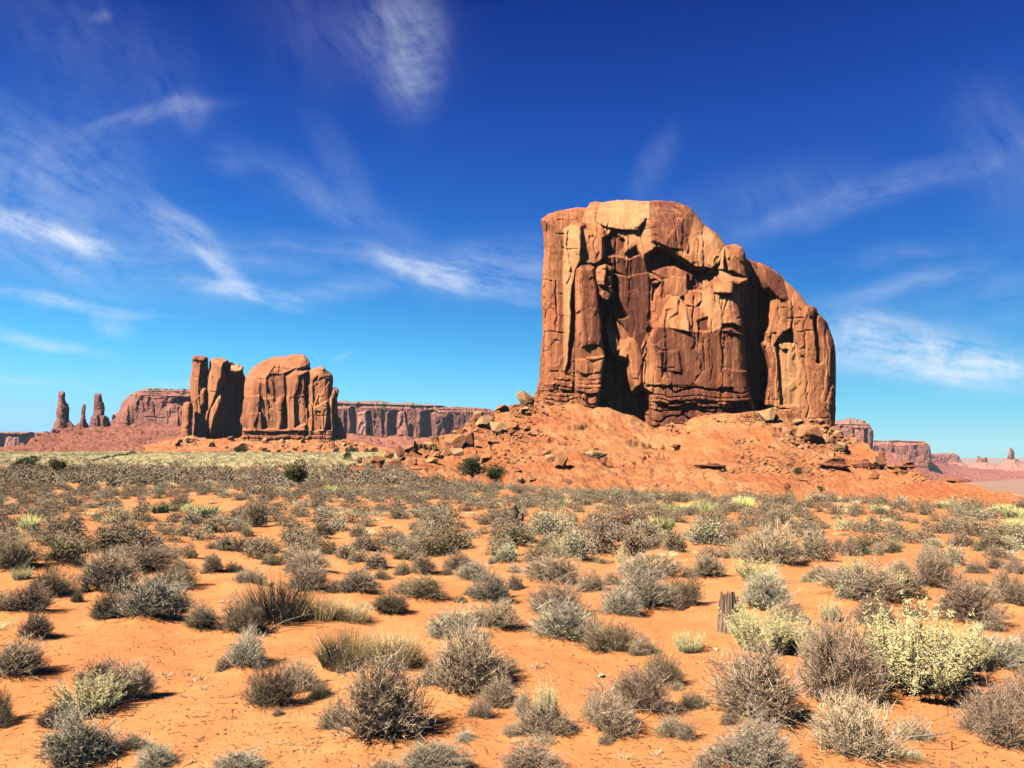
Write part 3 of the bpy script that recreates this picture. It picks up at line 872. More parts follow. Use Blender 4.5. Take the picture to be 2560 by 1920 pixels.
    beds = [(Z1([(800, 1345), (1560, 1370), (1580, 1760), (880, 1760), (760, 1420)]), 1.1, 1.15, 3.6), (Z1([(60, 1390), (372, 1250), (372, 1620), (40, 1620)]), .5, .9, 2.2)]
    rel('cliff', cliff, Y, 34.0, M['butte'], layers=L, cell=1.7, base=(2.4, 0, 0), fb=(.14, 9.0), flute=(.10, 1.6, 30.0), facet=(.09, 4.6, 9.0, .14), sharp=.02, fine=.4, crisp=.5, cracks=(46, 40, .55), ledges=beds, seed=5, v0=.2, jit=1.4)
    pillar = Z1([(372, 1620, 1), (376, 1500, 1.2), (362, 1400, 1.2), (361, 1200, 1.2), (366, 900, 1.2), (362, 700, 1.2), (366, 585, 1.4), (400, 557, 2), (460, 553, 2), (494, 572, 1.4), (500, 640, 1), (521, 800, 1), (545, 960, 1),
                 (541, 1080, 1), (560, 1150, 1), (546, 1250, 1), (532, 1400, 1), (518, 1500, 1), (520, 1620, 1)])
    rel('pillar', pillar, Y - 5.4, 9.0, M['butte'], layers=[
        layer(Z1([(360, 590), (400, 550), (410, 700), (395, 1000), (360, 1100)]), .2, .5, 0, .3, v=.1),
        layer(Z1([(400, 560), (500, 560), (530, 900), (540, 1080), (400, 1090)]), .5, -.1, 0, .4, v=.8),
        layer(Z1([(362, 1180), (560, 1160), (540, 1420), (362, 1430)]), 1.0, .1, -.1, .4, v=.0),
        layer(Z1([(370, 1360), (530, 1360), (510, 1500), (380, 1490)]), 1.7, .1, .1, .6, v=.0)],
        cell=1.7, fb=(.12, 5.0), flute=(.05, 1.6, 16), facet=(.08, 2.6, 6.0, .15), sharp=.03, fine=.4, crisp=.5, ledges=[(Z1([(350, 1170), (580, 1150), (560, 1760), (350, 1760)]), .42, 1.5, 2.2)], seed=15, v0=.3, jit=1.2)
    block = Z1([(520, 720, 1), (498, 655, .8), (497, 592, .8), (518, 563, .8), (560, 553, .8), (606, 573, .8), (614, 640, .7), (606, 700, .7), (612, 760, .6), (580, 800, .6)])
    rel('block', block, Y - 5.4, 6.0, M['butte'], layers=[layer(Z1([(497, 590), (560, 553), (560, 700), (500, 700)]), .5, .7, 0, .4, v=-.4)], cell=1.7, fb=(.3, 3.0), flute=(.1, 1.6, 12), facet=(.25, 1.6, 2.5, .3), seed=25, v0=.5)
    knob = Z1([(1268, 760, 2), (1258, 640, 2.5), (1262, 560, 3), (1270, 510, 3), (1300, 458, 3.5), (1350, 431, 4), (1420, 423, 4), (1462, 441, 3), (1484, 482, 2.5), (1492, 560, 2), (1503, 650, 1.6), (1500, 690, 1.2), (1440, 698, 1.2), (1410, 690, 1.2), (1400, 760, 1)])
    rel('knob', knob, Y - 3.0, 9.0, M['butte'], layers=[
        layer(Z1([(1262, 470), (1340, 440), (1350, 590), (1262, 600)]), 1.6, .5, -.1, 1.5, v=-.5),
        layer(Z1([(1350, 430), (1480, 450), (1492, 640), (1380, 590)]), 1.8, -.12, 0, 1.0, v=.3),
        layer(Z1([(1260, 600), (1350, 590), (1400, 640), (1490, 650), (1400, 750), (1262, 750)]), 2.4, .2, -.25, 1.0, v=-.4)],
        cell=1.7, fb=(.12, 5.0), flute=(.03, 2, 12), facet=(.08, 3.4, 4.4, .14), sharp=.02, fine=.4, crisp=.5, seed=35, v0=-.1)
    wing = Z1([(1360, 1640, 1), (1370, 900, 1), (1400, 640, 2), (1465, 545, 2), (1490, 519, 3), (1560, 540, 4), (1640, 568, 4), (1700, 615, 4), (1760, 670, 4), (1812, 722, 3.5), (1850, 760, 3), (1890, 816, 2.5), (1905, 832, 2), (1930, 826, 2), (1954, 848, 2), (1956, 874, 2),
               (1992, 900, 3), (2022, 942, 4), (2042, 1000, 4), (2060, 1042, 4), (2076, 1100, 4), (2081, 1200, 4), (2079, 1350, 4), (2078, 1500, 4), (2072, 1640, 4)])
    LW = [
        layer(Z1([(1480, 500), (1660, 560), (1640, 800), (1600, 1000), (1640, 1200), (1620, 1760), (1440, 1760)]), -4.0, -.5, 0, 1.0, 'min', v=.8),
        layer(Z1([(1600, 560), (1700, 610), (1760, 680), (1800, 800), (1700, 780), (1640, 700)]), .6, -.2, -.1, .6, v=1.3),
        layer(Z1([(1610, 1080), (1690, 1100), (1700, 1300), (1720, 1500), (1610, 1480), (1650, 1240)]), .3, .2, 0, .6, v=.6),
        layer(Z1([(1690, 1092), (1705, 1050), (1742, 1015), (1788, 992), (1800, 1040), (1822, 1090), (1838, 1180), (1822, 1300), (1830, 1480), (1720, 1480), (1702, 1240)]), -.3, .1, -.02, .35, 'min', v=-.9, warp=1),
        layer(Z1([(1690, 1090), (1742, 1015), (1788, 992), (1806, 1075), (1740, 1070)]), -1.4, 0, 0, .35, 'min', v=.6),
        layer(Z1([(1835, 1190), (1950, 1185), (1970, 1760), (1850, 1760)]), .7, .1, 0, .4, v=-.3),
        layer(Z1([(1800, 700), (1900, 815), (1955, 880), (1940, 1000), (1900, 900), (1830, 850)]), .6, -.2, -.2, .5, v=1.0),
        layer(Z1([(1885, 840), (1955, 830), (1955, 900), (1900, 900)]), 1.6, 0, 0, .6, v=1.0),
        layer(Z1([(1950, 900), (1960, 895), (1966, 1050), (1974, 1180), (1968, 1180), (1958, 1040)]), -1.0, 0, 0, .2, 'min', v=.6, warp=3),
        layer(Z1([(1962, 880), (2100, 900), (2100, 1760), (1985, 1760), (1975, 1200)]), 1.5, .16, 0, .8, v=.3),
        layer(Z1([(2030, 1020), (2085, 1100), (2085, 1380), (2050, 1360), (2040, 1100)]), 1.9, -.2, 0, .4, v=.7),
    ]
    rel('side_wall', wing, Y - 1.6, 26.0, M['butte'], layers=LW, cell=1.7, base=(.6, .10, -.03), fb=(.12, 8.0), flute=(.14, 1.6, 34.0), facet=(.06, 3.6, 14.0, .09), sharp=.015, fine=.4, crisp=.5, cracks=(26, 16, .45), ledges=[(Z1([(1600, 1450), (1780, 1450), (1800, 1760), (1600, 1760)]), .5, .9, 2)], seed=45, v0=-.15, jit=1.2)
    return root
# ------------------------------------------------------------------ the other buttes
def Zc(pts):
    return [(440 + p[0] * .19892, 860 + p[1] * .19892) + tuple(p[2:]) for p in pts]


def Zl(pts):
    return [(p[0] * .22604, 950 + p[1] * .22604) + tuple(p[2:]) for p in pts]


def Zr(pts):
    return [(2060 + p[0] * .22604, 1030 + p[1] * .22604) + tuple(p[2:]) for p in pts]


def Zm(pts):
    return [(840 + p[0] * .18083, 980 + p[1] * .18083) + tuple(p[2:]) for p in pts]


def rock_thing(name, loc, label, cat, group=None):
    root = thing(name, loc, label, cat, group)
    off = root.location.copy()

    def rel(nm, *a, **k):
        o = relief(nm, *a, parent=root, **k)
        o.location = -off
        return o
    return root, rel


def build_camel():
    Y = 430.0
    root, rel = rock_thing('twin_tower_butte', (-148, Y, 6), 'orange butte with two upright towers, a black cleft and a broad rounded dome', 'butte')
    kw = dict(cell=1.3, fb=(.26, 16.), flute=(.28, 3.4, 60.), facet=(.22, 6., 18., .12), fine=.4, crisp=.6, sharp=.05, cracks=(9, 8, .9), jit=.7)
    t1 = Zc([(205, 1190, 2), (212, 1000, 4), (222, 830, 4), (190, 720, 5), (176, 560, 5), (172, 440, 5), (186, 395, 5), (203, 300, 5), (206, 155, 2.5), (236, 146, 3), (300, 150, 3), (372, 152, 3), (404, 180, 4), (406, 300, 6), (396, 460, 8), (392, 700, 7), (420, 1000, 5), (440, 1190, 4)])
    rel('tower', t1, Y + 2, 16.0, M['camel'], layers=[layer(Zc([(320, 480), (400, 300), (410, 520), (390, 560), (340, 570)]), -.5, -1.5, 0, .5, 'min', v=.5), layer(Zc([(206, 150), (404, 150), (404, 212), (206, 206)]), 1.2, 0, 0, .5, v=.5),
                                                       layer(Zc([(325, 620), (352, 565), (384, 555), (382, 780), (330, 760)]), 4.5, .2, -.1, 2, v=0)], v0=-.1, seed=101, **kw)
    t2 = Zc([(330, 1215, 2), (360, 1000, 4), (385, 780, 4), (392, 520, 5), (408, 330, 6), (424, 210, 6), (450, 180, 8), (510, 170, 9), (590, 178, 8), (640, 200, 6), (682, 240, 5), (692, 222, 2), (712, 225, 3), (716, 246, 3), (748, 262, 3),
             (756, 246, 2), (790, 250, 2), (806, 282, 3), (832, 274, 2), (848, 280, 2), (848, 325, 2), (842, 340, 2), (874, 420, 3), (872, 560, 3), (860, 700, 3), (880, 1000, 3), (880, 1240, 3)])
    rel('tower', t2, Y + 4, 22.0, M['camel'], layers=[
        layer(Zc([(380, 1220), (380, 800), (395, 400), (430, 170), (640, 190), (700, 260), (640, 330), (650, 440), (600, 500), (560, 600), (540, 640), (480, 760), (430, 900), (425, 1060), (400, 1180)]), 4.5, .12, -.04, 3.0, v=-.2),
        layer(Zc([(640, 330), (700, 350), (850, 320), (885, 420), (890, 1260), (390, 1260), (430, 1060), (440, 900), (490, 760), (560, 620), (590, 520), (650, 440)]), -14.0, -1.35, 0, 2, 'min', v=.6),
        layer(Zc([(440, 800), (480, 730), (545, 630), (556, 680), (500, 900), (440, 1120)]), 5.0, .2, -.1, 1.5, v=-.2),
        layer(Zc([(690, 270), (780, 262), (830, 290), (840, 335), (760, 345), (700, 330)]), 1.5, .1, -.5, 2, v=-.6)], v0=0, seed=111, **kw)
    d1 = Zc([(770, 1190, 2), (830, 1160, 2), (838, 1040, 3), (806, 990, 4), (806, 945, 4), (836, 850, 4), (842, 720, 5), (862, 680, 5), (852, 640, 6), (860, 520, 8), (876, 420, 10), (906, 362, 13), (960, 300, 15), (1040, 240, 16), (1140, 190, 16), (1240, 160, 16), (1380, 150, 15),
             (1450, 134, 14), (1540, 126, 13), (1610, 134, 12), (1650, 180, 9), (1684, 240, 7), (1695, 310, 6), (1690, 480, 5), (1680, 1190, 4)])
    rel('dome', d1, Y - 6, 30.0, M['camel'], layers=[
        layer(Zc([(1150, 420), (1200, 380), (1345, 375), (1362, 640), (1250, 680), (1150, 620)]), -1.2, .05, 0, .6, 'min', v=1.5),
        layer(Zc([(1370, 360), (1500, 300), (1690, 290), (1690, 340), (1480, 350), (1420, 400), (1400, 620), (1370, 680), (1366, 420)]), -1.6, 0, .1, .8, 'min', v=.5),
        layer(Zc([(1415, 400), (1480, 352), (1670, 348), (1660, 620), (1650, 1000), (1660, 1120), (1400, 1100), (1370, 780), (1400, 620)]), 3.2, .2, -.05, 2.0, v=.1),
        layer(Zc([(1540, 400), (1620, 370), (1640, 640), (1520, 660)]), 1.2, .1, 0, .4, 'min', v=1.6),
        layer(Zc([(1500, 660), (1640, 655), (1650, 1000), (1510, 1050)]), 1.6, .05, 0, .5, 'min', v=-.2),
        layer(Zc([(1640, 400), (1672, 380), (1680, 800), (1660, 780), (1640, 600)]), -3, 0, 0, .5, 'min', v=.8, warp=.6),
        layer(Zc([(850, 660), (1045, 640), (1050, 700), (1030, 880), (1060, 880), (1070, 1110), (830, 1110), (838, 850)]), 1.8, .12, -.02, 1.4, v=.1),
        layer(Zc([(925, 880), (1060, 872), (1070, 1110), (920, 1100)]), 2.8, .05, 0, .8, v=.6),
        layer(Zc([(1050, 700), (1250, 660), (1270, 900), (1280, 1080), (1070, 1080), (1062, 880)]), .4, -.1, 0, .6, v=-.3),
        layer(Zc([(1270, 760), (1310, 660), (1350, 650), (1370, 760), (1330, 1080), (1290, 1080)]), 2.0, -.3, 0, .8, v=.2),
        layer(Zc([(1340, 780), (1366, 700), (1380, 900), (1400, 1090), (1340, 1080)]), -2.0, 0, 0, .6, 'min', v=.8),
        layer(Zc([(800, 1082), (1720, 1076), (1720, 1400), (740, 1400)]), 3.4, 0, -.1, .8, v=.3)], v0=0, seed=121, ledges=[(Zc([(780, 1080), (1710, 1080), (1710, 1400), (760, 1400)]), 1.2, 2.5, 6)], **kw)
    p1 = Zc([(1640, 1180, 2), (1650, 1000, 3), (1650, 760, 3), (1652, 420, 4), (1672, 330, 5), (1740, 302, 5), (1820, 284, 4), (1868, 288, 3), (1878, 320, 3), (1920, 345, 5), (1962, 380, 5), (1975, 420, 5), (1968, 560, 4), (1975, 640, 4), (1980, 1180, 3)])
    rel('pillar', p1, Y - 7, 18.0, M['camel'], layers=[
        layer(Zc([(1745, 800), (1820, 760), (1905, 720), (1915, 780), (1880, 1090), (1720, 1090)]), 2.2, .1, -.1, 1.0, v=.2),
        layer(Zc([(1735, 840), (1830, 840), (1840, 1080), (1725, 1080)]), 1.2, .05, 0, .5, 'min', v=.3),
        layer(Zc([(1650, 800), (1700, 740), (1730, 800), (1720, 1090), (1645, 1090)]), 1.6, .2, -.1, 1.0, v=0),
        layer(Zc([(1730, 470), (1790, 400), (1800, 640), (1740, 740)]), -1.0, .1, 0, .6, 'min', v=.5),
        layer(Zc([(1900, 400), (1975, 400), (1970, 640), (1920, 700)]), -.6, -.9, 0, .6, 'min', v=.4),
        layer(Zc([(1630, 1075), (2000, 1075), (2000, 1400), (1630, 1400)]), 2.6, 0, -.1, .8, v=.4)], v0=0, seed=131, ledges=[(Zc([(1630, 1080), (2000, 1080), (2000, 1400), (1630, 1400)]), 1.2, 2.5, 6)], **kw)
    p2 = Zc([(1900, 1180, 1), (1905, 900, 2), (1920, 700, 2), (1945, 640, 2), (1960, 560, 3), (1990, 545, 3), (2024, 545, 3), (2044, 580, 3), (2044, 620, 3), (2026, 690, 2), (2034, 760, 3), (2040, 900, 3), (2085, 960, 3), (2105, 1080, 3), (2140, 1130, 2), (2145, 1180, 1)])
    rel('pillar', p2, Y - 6, 14.0, M['camel'], layers=[layer(Zc([(1960, 620), (2050, 640), (2110, 1000), (2150, 1190), (1965, 1190)]), -3.0, -1.2, 0, .6, 'min', v=.6),
                                                        layer(Zc([(1920, 720), (1950, 640), (1968, 700), (1970, 1180), (1925, 1180)]), 1.4, .3, 0, .8, v=.1)], v0=.3, seed=141, **kw)
    st = Zc([(60, 1180, 1), (72, 1000, 3), (75, 800, 3), (95, 740, 4), (130, 724, 4), (180, 728, 4), (212, 780, 4), (216, 850, 3), (200, 960, 3), (205, 1180, 2)])
    rel('stub', st, Y - 8, 10.0, M['camel'], layers=[layer(Zc([(125, 760), (230, 760), (230, 1190), (108, 1190)]), -1.0, -1.3, 0, .6, 'min', v=.7)], v0=.3, seed=151, **kw)
    return root


def build_left_background():
    Y = 900.0
    root, rel = rock_thing('flat_topped_mesa', (-390, Y, 40), 'reddish-brown mesa with a sloping left shoulder and banded cap, behind the twin tower butte', 'mesa')
    kw = dict(cell=1.25, fb=(1.6, 26.), flute=(1.0, 12., 90.), cracks=(30, 14, 2.6), facet=(.8, 10., 26., .2), sharp=.08, jit=.6)
    o = Zl([(1150, 560, 4), (1210, 500, 6), (1250, 380, 8), (1320, 345, 6), (1340, 280, 12), (1370, 220, 14), (1430, 170, 12), (1490, 135, 10), (1560, 110, 8), (1610, 92, 6), (1700, 90, 5), (1860, 98, 5), (1970, 104, 5), (2030, 96, 5), (2080, 104, 5), (2120, 110, 5), (2200, 130, 5), (2230, 580, 5)])
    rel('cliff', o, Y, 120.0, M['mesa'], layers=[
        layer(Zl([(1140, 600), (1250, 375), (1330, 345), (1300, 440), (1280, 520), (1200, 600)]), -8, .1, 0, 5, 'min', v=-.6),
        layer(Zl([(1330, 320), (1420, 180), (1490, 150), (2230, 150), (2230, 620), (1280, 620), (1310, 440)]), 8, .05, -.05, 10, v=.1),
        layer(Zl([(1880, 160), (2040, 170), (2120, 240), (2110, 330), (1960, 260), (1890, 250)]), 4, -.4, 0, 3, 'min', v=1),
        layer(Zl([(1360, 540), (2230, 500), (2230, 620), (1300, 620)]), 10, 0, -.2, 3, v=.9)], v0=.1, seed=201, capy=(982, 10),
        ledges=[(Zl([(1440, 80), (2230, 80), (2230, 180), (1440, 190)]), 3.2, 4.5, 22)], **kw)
    # three thin spires on a shared ridge of debris
    Y = 820.0
    sp = [
        ('needle_spire', [(574, 600, 3), (576, 560, 4), (600, 480, 5), (628, 430, 5), (622, 360, 5), (635, 270, 5), (646, 200, 5), (650, 140, 4), (668, 127, 4), (700, 127, 4), (720, 135, 3), (724, 170, 4), (722, 210, 5), (738, 255, 5), (757, 265, 4), (764, 320, 5), (765, 440, 6), (800, 480, 5), (830, 520, 5), (830, 600, 3)],
         'tallest dark brown rock needle, leftmost of three on the debris ridge', [layer(Zl([(655, 130), (735, 200), (770, 300), (760, 560), (640, 560), (640, 300)]), -1, -.5, 0, 2, 'min', v=1.6)]),
        ('needle_spire', [(800, 600, 2), (830, 500, 3), (885, 460, 3), (895, 400, 3), (898, 320, 3), (918, 268, 2), (948, 266, 2), (948, 320, 2), (938, 360, 2.5), (943, 410, 3), (960, 470, 4), (985, 500, 4), (990, 600, 2)],
         'thinnest rock needle, between its two taller neighbours on the debris ridge', [layer(Zl([(905, 400), (945, 400), (990, 500), (960, 560), (900, 540)]), -1, -.6, 0, 1.5, 'min', v=1.4)]),
        ('needle_spire', [(960, 600, 3), (985, 520, 4), (1005, 410, 5), (1032, 390, 5), (1032, 280, 5), (1040, 190, 5), (1050, 152, 4), (1085, 146, 4), (1120, 152, 4), (1135, 230, 5), (1152, 260, 5), (1160, 340, 5), (1155, 390, 6), (1200, 410, 5), (1220, 470, 5), (1235, 520, 4), (1240, 600, 3)],
         'stout light brown rock needle with a shaded right edge, beside the flat mesa shoulder', [layer(Zl([(1118, 150), (1170, 260), (1160, 400), (1240, 500), (1160, 560), (1130, 330)]), -1, -.9, 0, 1.5, 'min', v=1.2),
                                                                                      layer(Zl([(1000, 410), (1060, 390), (1085, 480), (1095, 560), (980, 560)]), 6, .1, -.1, 3, v=.9), layer(Zl([(1095, 400), (1150, 390), (1150, 560), (1100, 560)]), 5, .2, -.1, 3, v=.3)]),
    ]
    for i, (nm, ol, lab, ly) in enumerate(sp):
        ol = Zl(ol)
        x, y, z = at(sum(p[0] for p in ol) / len(ol), 1085, Y)
        o = relief(nm, ol, Y, 8.0, M['mesa'], layers=ly, cell=.8, Rdef=5, fb=(1.3, 14.), flute=(.8, 6., 60.), facet=(1.0, 6., 12., .25), jit=.9, seed=230 + i * 7, v0=.75)
        tag(o, lab, 'rock spire', 'three rock needles on the ridge')
    # pale cliff at the far left edge
    Y = 1500.0
    root, rel = rock_thing('flat_topped_mesa', (-900, Y, 20), 'pale pink low mesa with a blue shadowed corner at the left edge of the plain', 'mesa')
    o = Zl([(-260, 860, 6), (-250, 572, 6), (0, 570, 6), (300, 572, 6), (600, 578, 6), (700, 600, 6), (800, 860, 6)])
    rel('cliff', o, Y, 200.0, M['mesa'], layers=[
        layer(Zl([(-280, 620), (-10, 640), (50, 660), (30, 700), (75, 800), (-280, 820)]), -16, -1.2, 0, 6, 'min', v=.8),
        layer(Zl([(185, 610), (330, 615), (350, 780), (170, 780), (175, 700)]), -10, -1.4, 0, 6, 'min', v=.8),
        layer(Zl([(60, 620), (190, 615), (180, 800), (70, 800)]), 2, .1, -.05, 6, v=-1.2),
        layer(Zl([(330, 590), (800, 590), (800, 860), (340, 860)]), 6, .1, -.4, 6, v=-.6)], v0=-.4, seed=261, capy=(1083, 5), ledges=[(Zl([(-260, 560), (700, 560), (700, 640), (-260, 640)]), 3, 6, 40)], cell=1.25, fb=(2.5, 40), flute=(2.5, 14, 120), facet=(1.6, 16, 40, .2), jit=.5)
    # long mesa behind, between the twin towers and the big butte
    Y = 1300.0
    root, rel = rock_thing('flat_topped_mesa', (-200, Y, 60), 'long purple-brown mesa wall with shadowed flutes, right of the rounded dome', 'mesa')
    o = Zm([(-120, 760, 4), (-110, 118, 4), (30, 122, 4), (150, 124, 4), (170, 132, 4), (330, 128, 4), (420, 124, 4), (600, 120, 4), (690, 132, 4), (760, 150, 4), (880, 152, 4), (960, 145, 4), (1060, 146, 4), (1110, 156, 4), (1180, 172, 4), (1300, 172, 4), (1400, 180, 4),
            (1480, 190, 4), (1540, 205, 4), (1700, 206, 4), (1850, 214, 4), (1960, 220, 4), (2060, 222, 4), (2120, 234, 4), (2160, 252, 4), (2400, 280, 4), (2420, 760, 4)])
    sh = []
    for (x0, x1, y0, y1, d) in [(165, 270, 180, 600, 9), (430, 482, 270, 600, 8), (630, 668, 240, 580, 7), (705, 850, 270, 650, 15), (1010, 1060, 440, 600, 6), (1130, 1375, 270, 650, 18), (1545, 1610, 300, 640, 9), (520, 545, 380, 470, 4), (100, 145, 260, 580, 6), (965, 985, 300, 400, 4)]:
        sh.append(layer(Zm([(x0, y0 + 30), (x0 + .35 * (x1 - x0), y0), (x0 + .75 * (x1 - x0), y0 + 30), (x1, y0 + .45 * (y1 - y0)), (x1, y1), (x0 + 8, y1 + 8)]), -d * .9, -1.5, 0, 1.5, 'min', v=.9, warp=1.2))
    sh += [layer(Zm([(-130, 215), (700, 210), (1100, 240), (1600, 285), (2420, 320), (2420, 80), (-130, 80)]), -6, 0, -.7, 3, 'min', v=.2),
           layer(Zm([(285, 280), (420, 260), (440, 600), (300, 600)]), 4, .35, 0, 4, v=-1.0), layer(Zm([(860, 280), (960, 260), (1000, 600), (860, 600)]), 4, .3, 0, 4, v=-.2), layer(Zm([(1370, 300), (1540, 320), (1560, 640), (1380, 640)]), 4, -.4, 0, 4, v=.6)]
    rel('cliff', o, Y, 260.0, M['mesa'], layers=sh, v0=.5, seed=281, capy=(1020, 10), ledges=[(Zm([(-130, 80), (2420, 80), (2420, 290), (1600, 275), (1000, 235), (-130, 215)]), 4.5, 6.5, 26)], cell=1.1, fb=(2.0, 36), flute=(2.0, 19, 120), cracks=(40, 0, 4.5), facet=(1.4, 12, 40, .25), sharp=.1, jit=.5)


def build_right_background():
    kw = dict(fb=(4., 70.), jit=.4)
    Y = 1500.0
    root, rel = rock_thing('rounded_mesa', (625, Y, 20), 'reddish mesa with a rounded stepped cap, just right of the big butte', 'mesa')
    o = Zr([(20, 460, 6), (60, 120, 8), (130, 98, 10), (180, 92, 10), (240, 72, 8), (310, 66, 6), (400, 86, 6), (450, 92, 6), (458, 112, 8), (512, 148, 10), (520, 178, 10), (544, 206, 10), (548, 250, 10), (540, 420, 12), (545, 620, 12)])
    rel('cliff', o, Y, 160, M['mesa'], layers=[layer(Zr([(60, 60), (560, 60), (560, 165), (60, 150)]), -14, 0, -.8, 6, 'min', v=-.5), layer(Zr([(455, 200), (470, 200), (485, 420), (460, 420)]), -10, -.5, 0, 3, 'min', v=.9, warp=.8)],
        cell=1.1, base=(0, .1, 0), flute=(2.6, 22, 160), cracks=(14, 0, 5), facet=(2.4, 18, 50, .25), ledges=[(Zr([(60, 60), (560, 60), (560, 190), (60, 180)]), 5, 9, 40)], v0=.1, seed=301, capy=(1060, 14), **kw)
    Y = 2100.0
    root, rel = rock_thing('flat_topped_mesa', (1000, Y, 0), 'hazy pink flat mesa with a sharp right corner, second right of the big butte', 'mesa')
    o = Zr([(300, 700, 6), (400, 330, 6), (545, 314, 6), (700, 316, 6), (780, 306, 6), (860, 314, 6), (1000, 318, 6), (1112, 318, 6), (1140, 345, 8), (1170, 372, 8), (1180, 420, 8), (1184, 530, 10), (1190, 700, 10)])
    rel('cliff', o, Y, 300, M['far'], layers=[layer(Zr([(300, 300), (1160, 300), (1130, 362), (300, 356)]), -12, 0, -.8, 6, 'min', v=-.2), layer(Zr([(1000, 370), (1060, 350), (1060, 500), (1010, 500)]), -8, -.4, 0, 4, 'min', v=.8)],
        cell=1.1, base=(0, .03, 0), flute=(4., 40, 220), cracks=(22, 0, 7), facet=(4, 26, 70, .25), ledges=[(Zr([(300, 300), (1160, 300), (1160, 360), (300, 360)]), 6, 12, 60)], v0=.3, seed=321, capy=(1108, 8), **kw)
    Y = 3000.0
    root, rel = rock_thing('flat_topped_mesa', (1800, Y, 0), 'palest hazy pink mesa tapering to the right, before the two distant monuments', 'mesa')
    o = Zr([(1100, 720, 8), (1150, 460, 8), (1300, 454, 8), (1435, 452, 8), (1465, 470, 10), (1490, 482, 10), (1505, 520, 14), (1525, 552, 16), (1560, 574, 18), (1610, 590, 18), (1640, 720, 18)])
    rel('cliff', o, Y, 380, M['far'], layers=[layer(Zr([(1180, 575), (1300, 570), (1420, 575), (1540, 570), (1660, 600), (1660, 740), (1100, 740)]), 40, 0, -.9, 20, v=-.8)], cell=1.1, flute=(5., 60, 300), cracks=(10, 0, 8), facet=(5, 36, 90, .2), v0=.2, seed=341, capy=(1136, 8), **kw)
    for nm, ol, lab, lys, sd in (
        ('distant_monument', [(1440, 700, 20), (1600, 588, 25), (1640, 572, 25), (1690, 545, 15), (1698, 520, 6), (1698, 485, 5), (1708, 480, 4), (1722, 490, 4), (1728, 506, 6), (1770, 508, 6), (1775, 500, 6), (1795, 500, 6), (1804, 512, 8), (1806, 545, 12), (1830, 562, 25), (1870, 576, 25), (1910, 580, 25), (1990, 700, 20)],
         'tiny pink double-horned monument on a cone of debris, far across the valley', [layer(Zr([(1600, 590), (1690, 548), (1806, 548), (1910, 580), (1990, 740), (1440, 740)]), 55, 0, -1.2, 25, v=-1.2)], 361),
        ('distant_monument', [(1840, 720, 20), (1880, 600, 25), (1920, 580, 25), (1960, 562, 25), (2025, 524, 12), (2028, 490, 6), (2034, 465, 5), (2050, 455, 5), (2052, 400, 4), (2056, 392, 3), (2066, 400, 4), (2074, 398, 4), (2080, 412, 5), (2096, 420, 5), (2104, 440, 6), (2105, 515, 8), (2140, 525, 20), (2150, 540, 25), (2200, 560, 25), (2320, 620, 25), (2420, 720, 20)],
         'tall pink finger-like monument on a cone of debris at the right edge', [layer(Zr([(1880, 600), (2020, 526), (2110, 518), (2200, 560), (2320, 620), (2420, 740), (1840, 740)]), 60, 0, -1.2, 25, v=-1.2)], 381)):
        Y = 2900.0
        ol = Zr(ol)
        o = relief(nm, ol, Y, 60.0, M['far'], layers=[dict(l) for l in lys], cell=.8, fb=(3., 50.), flute=(3., 16, 160), facet=(2.5, 20, 40, .2), jit=.35, seed=sd, v0=.4)
        tag(o, lab, 'monument')


def build_aprons():
    Apron(top=[(-300, 1150), (20, 1126), (66, 1112), (80, 1096), (110, 1082), (130, 1080), (165, 1070), (190, 1068), (280, 1068), (300, 1062), (500, 1066), (620, 1075)],
          bot=[(-300, 1155), (60, 1132), (620, 1136)], yf=[(-300, 500), (620, 500)], yb=[(-300, 560), (40, 600), (130, 790), (620, 880)]).build(
        'debris_slope', -60, 620, 420, 120, M['talus_far'], 2.2, 'red debris slope under the three needles and the mesa', seed=401, drop=30, ledges=((24, 2., 1.5), (36, 2., 1.5)))
    CAMEL_AP.build(
        'debris_slope', 362, 996, 420, 90, M['talus'], .9, 'orange rubble slope at the foot of the twin tower butte', seed=421, drop=16, ledges=((9.0, .8, .6),))
    Apron(top=[(800, 1090), (880, 1086), (920, 1092), (960, 1096), (990, 1088), (1040, 1096), (1090, 1092), (1200, 1096)], bot=[(800, 1160), (1200, 1160)], yf=[(800, 980), (1200, 980)], yb=[(800, 1296), (1200, 1296)]).build(
        'debris_slope', 800, 1240, 260, 90, M['talus_far'], 3.0, 'pinkish debris slope under the long purple mesa wall', seed=441, drop=10, ledges=((30, 3, 2.5),))
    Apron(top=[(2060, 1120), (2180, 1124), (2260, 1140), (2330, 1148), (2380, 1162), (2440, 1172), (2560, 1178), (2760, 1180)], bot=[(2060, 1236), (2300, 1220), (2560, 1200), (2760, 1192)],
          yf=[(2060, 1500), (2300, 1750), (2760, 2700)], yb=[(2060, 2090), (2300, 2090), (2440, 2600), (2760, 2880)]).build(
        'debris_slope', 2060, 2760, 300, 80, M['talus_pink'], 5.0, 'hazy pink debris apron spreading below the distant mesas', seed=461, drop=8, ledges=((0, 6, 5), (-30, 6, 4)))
# ------------------------------------------------------------------ boulders
import bmesh


def ico(sub):
    bm = bmesh.new(); bmesh.ops.create_icosphere(bm, subdivisions=sub, radius=1.0)
    V = np.array([v.co[:] for v in bm.verts]); Fc = np.array([[v.index for v in f.verts] for f in bm.faces]); bm.free()
    return V, Fc


ICO3, ICO4 = ico(3), ico(4)


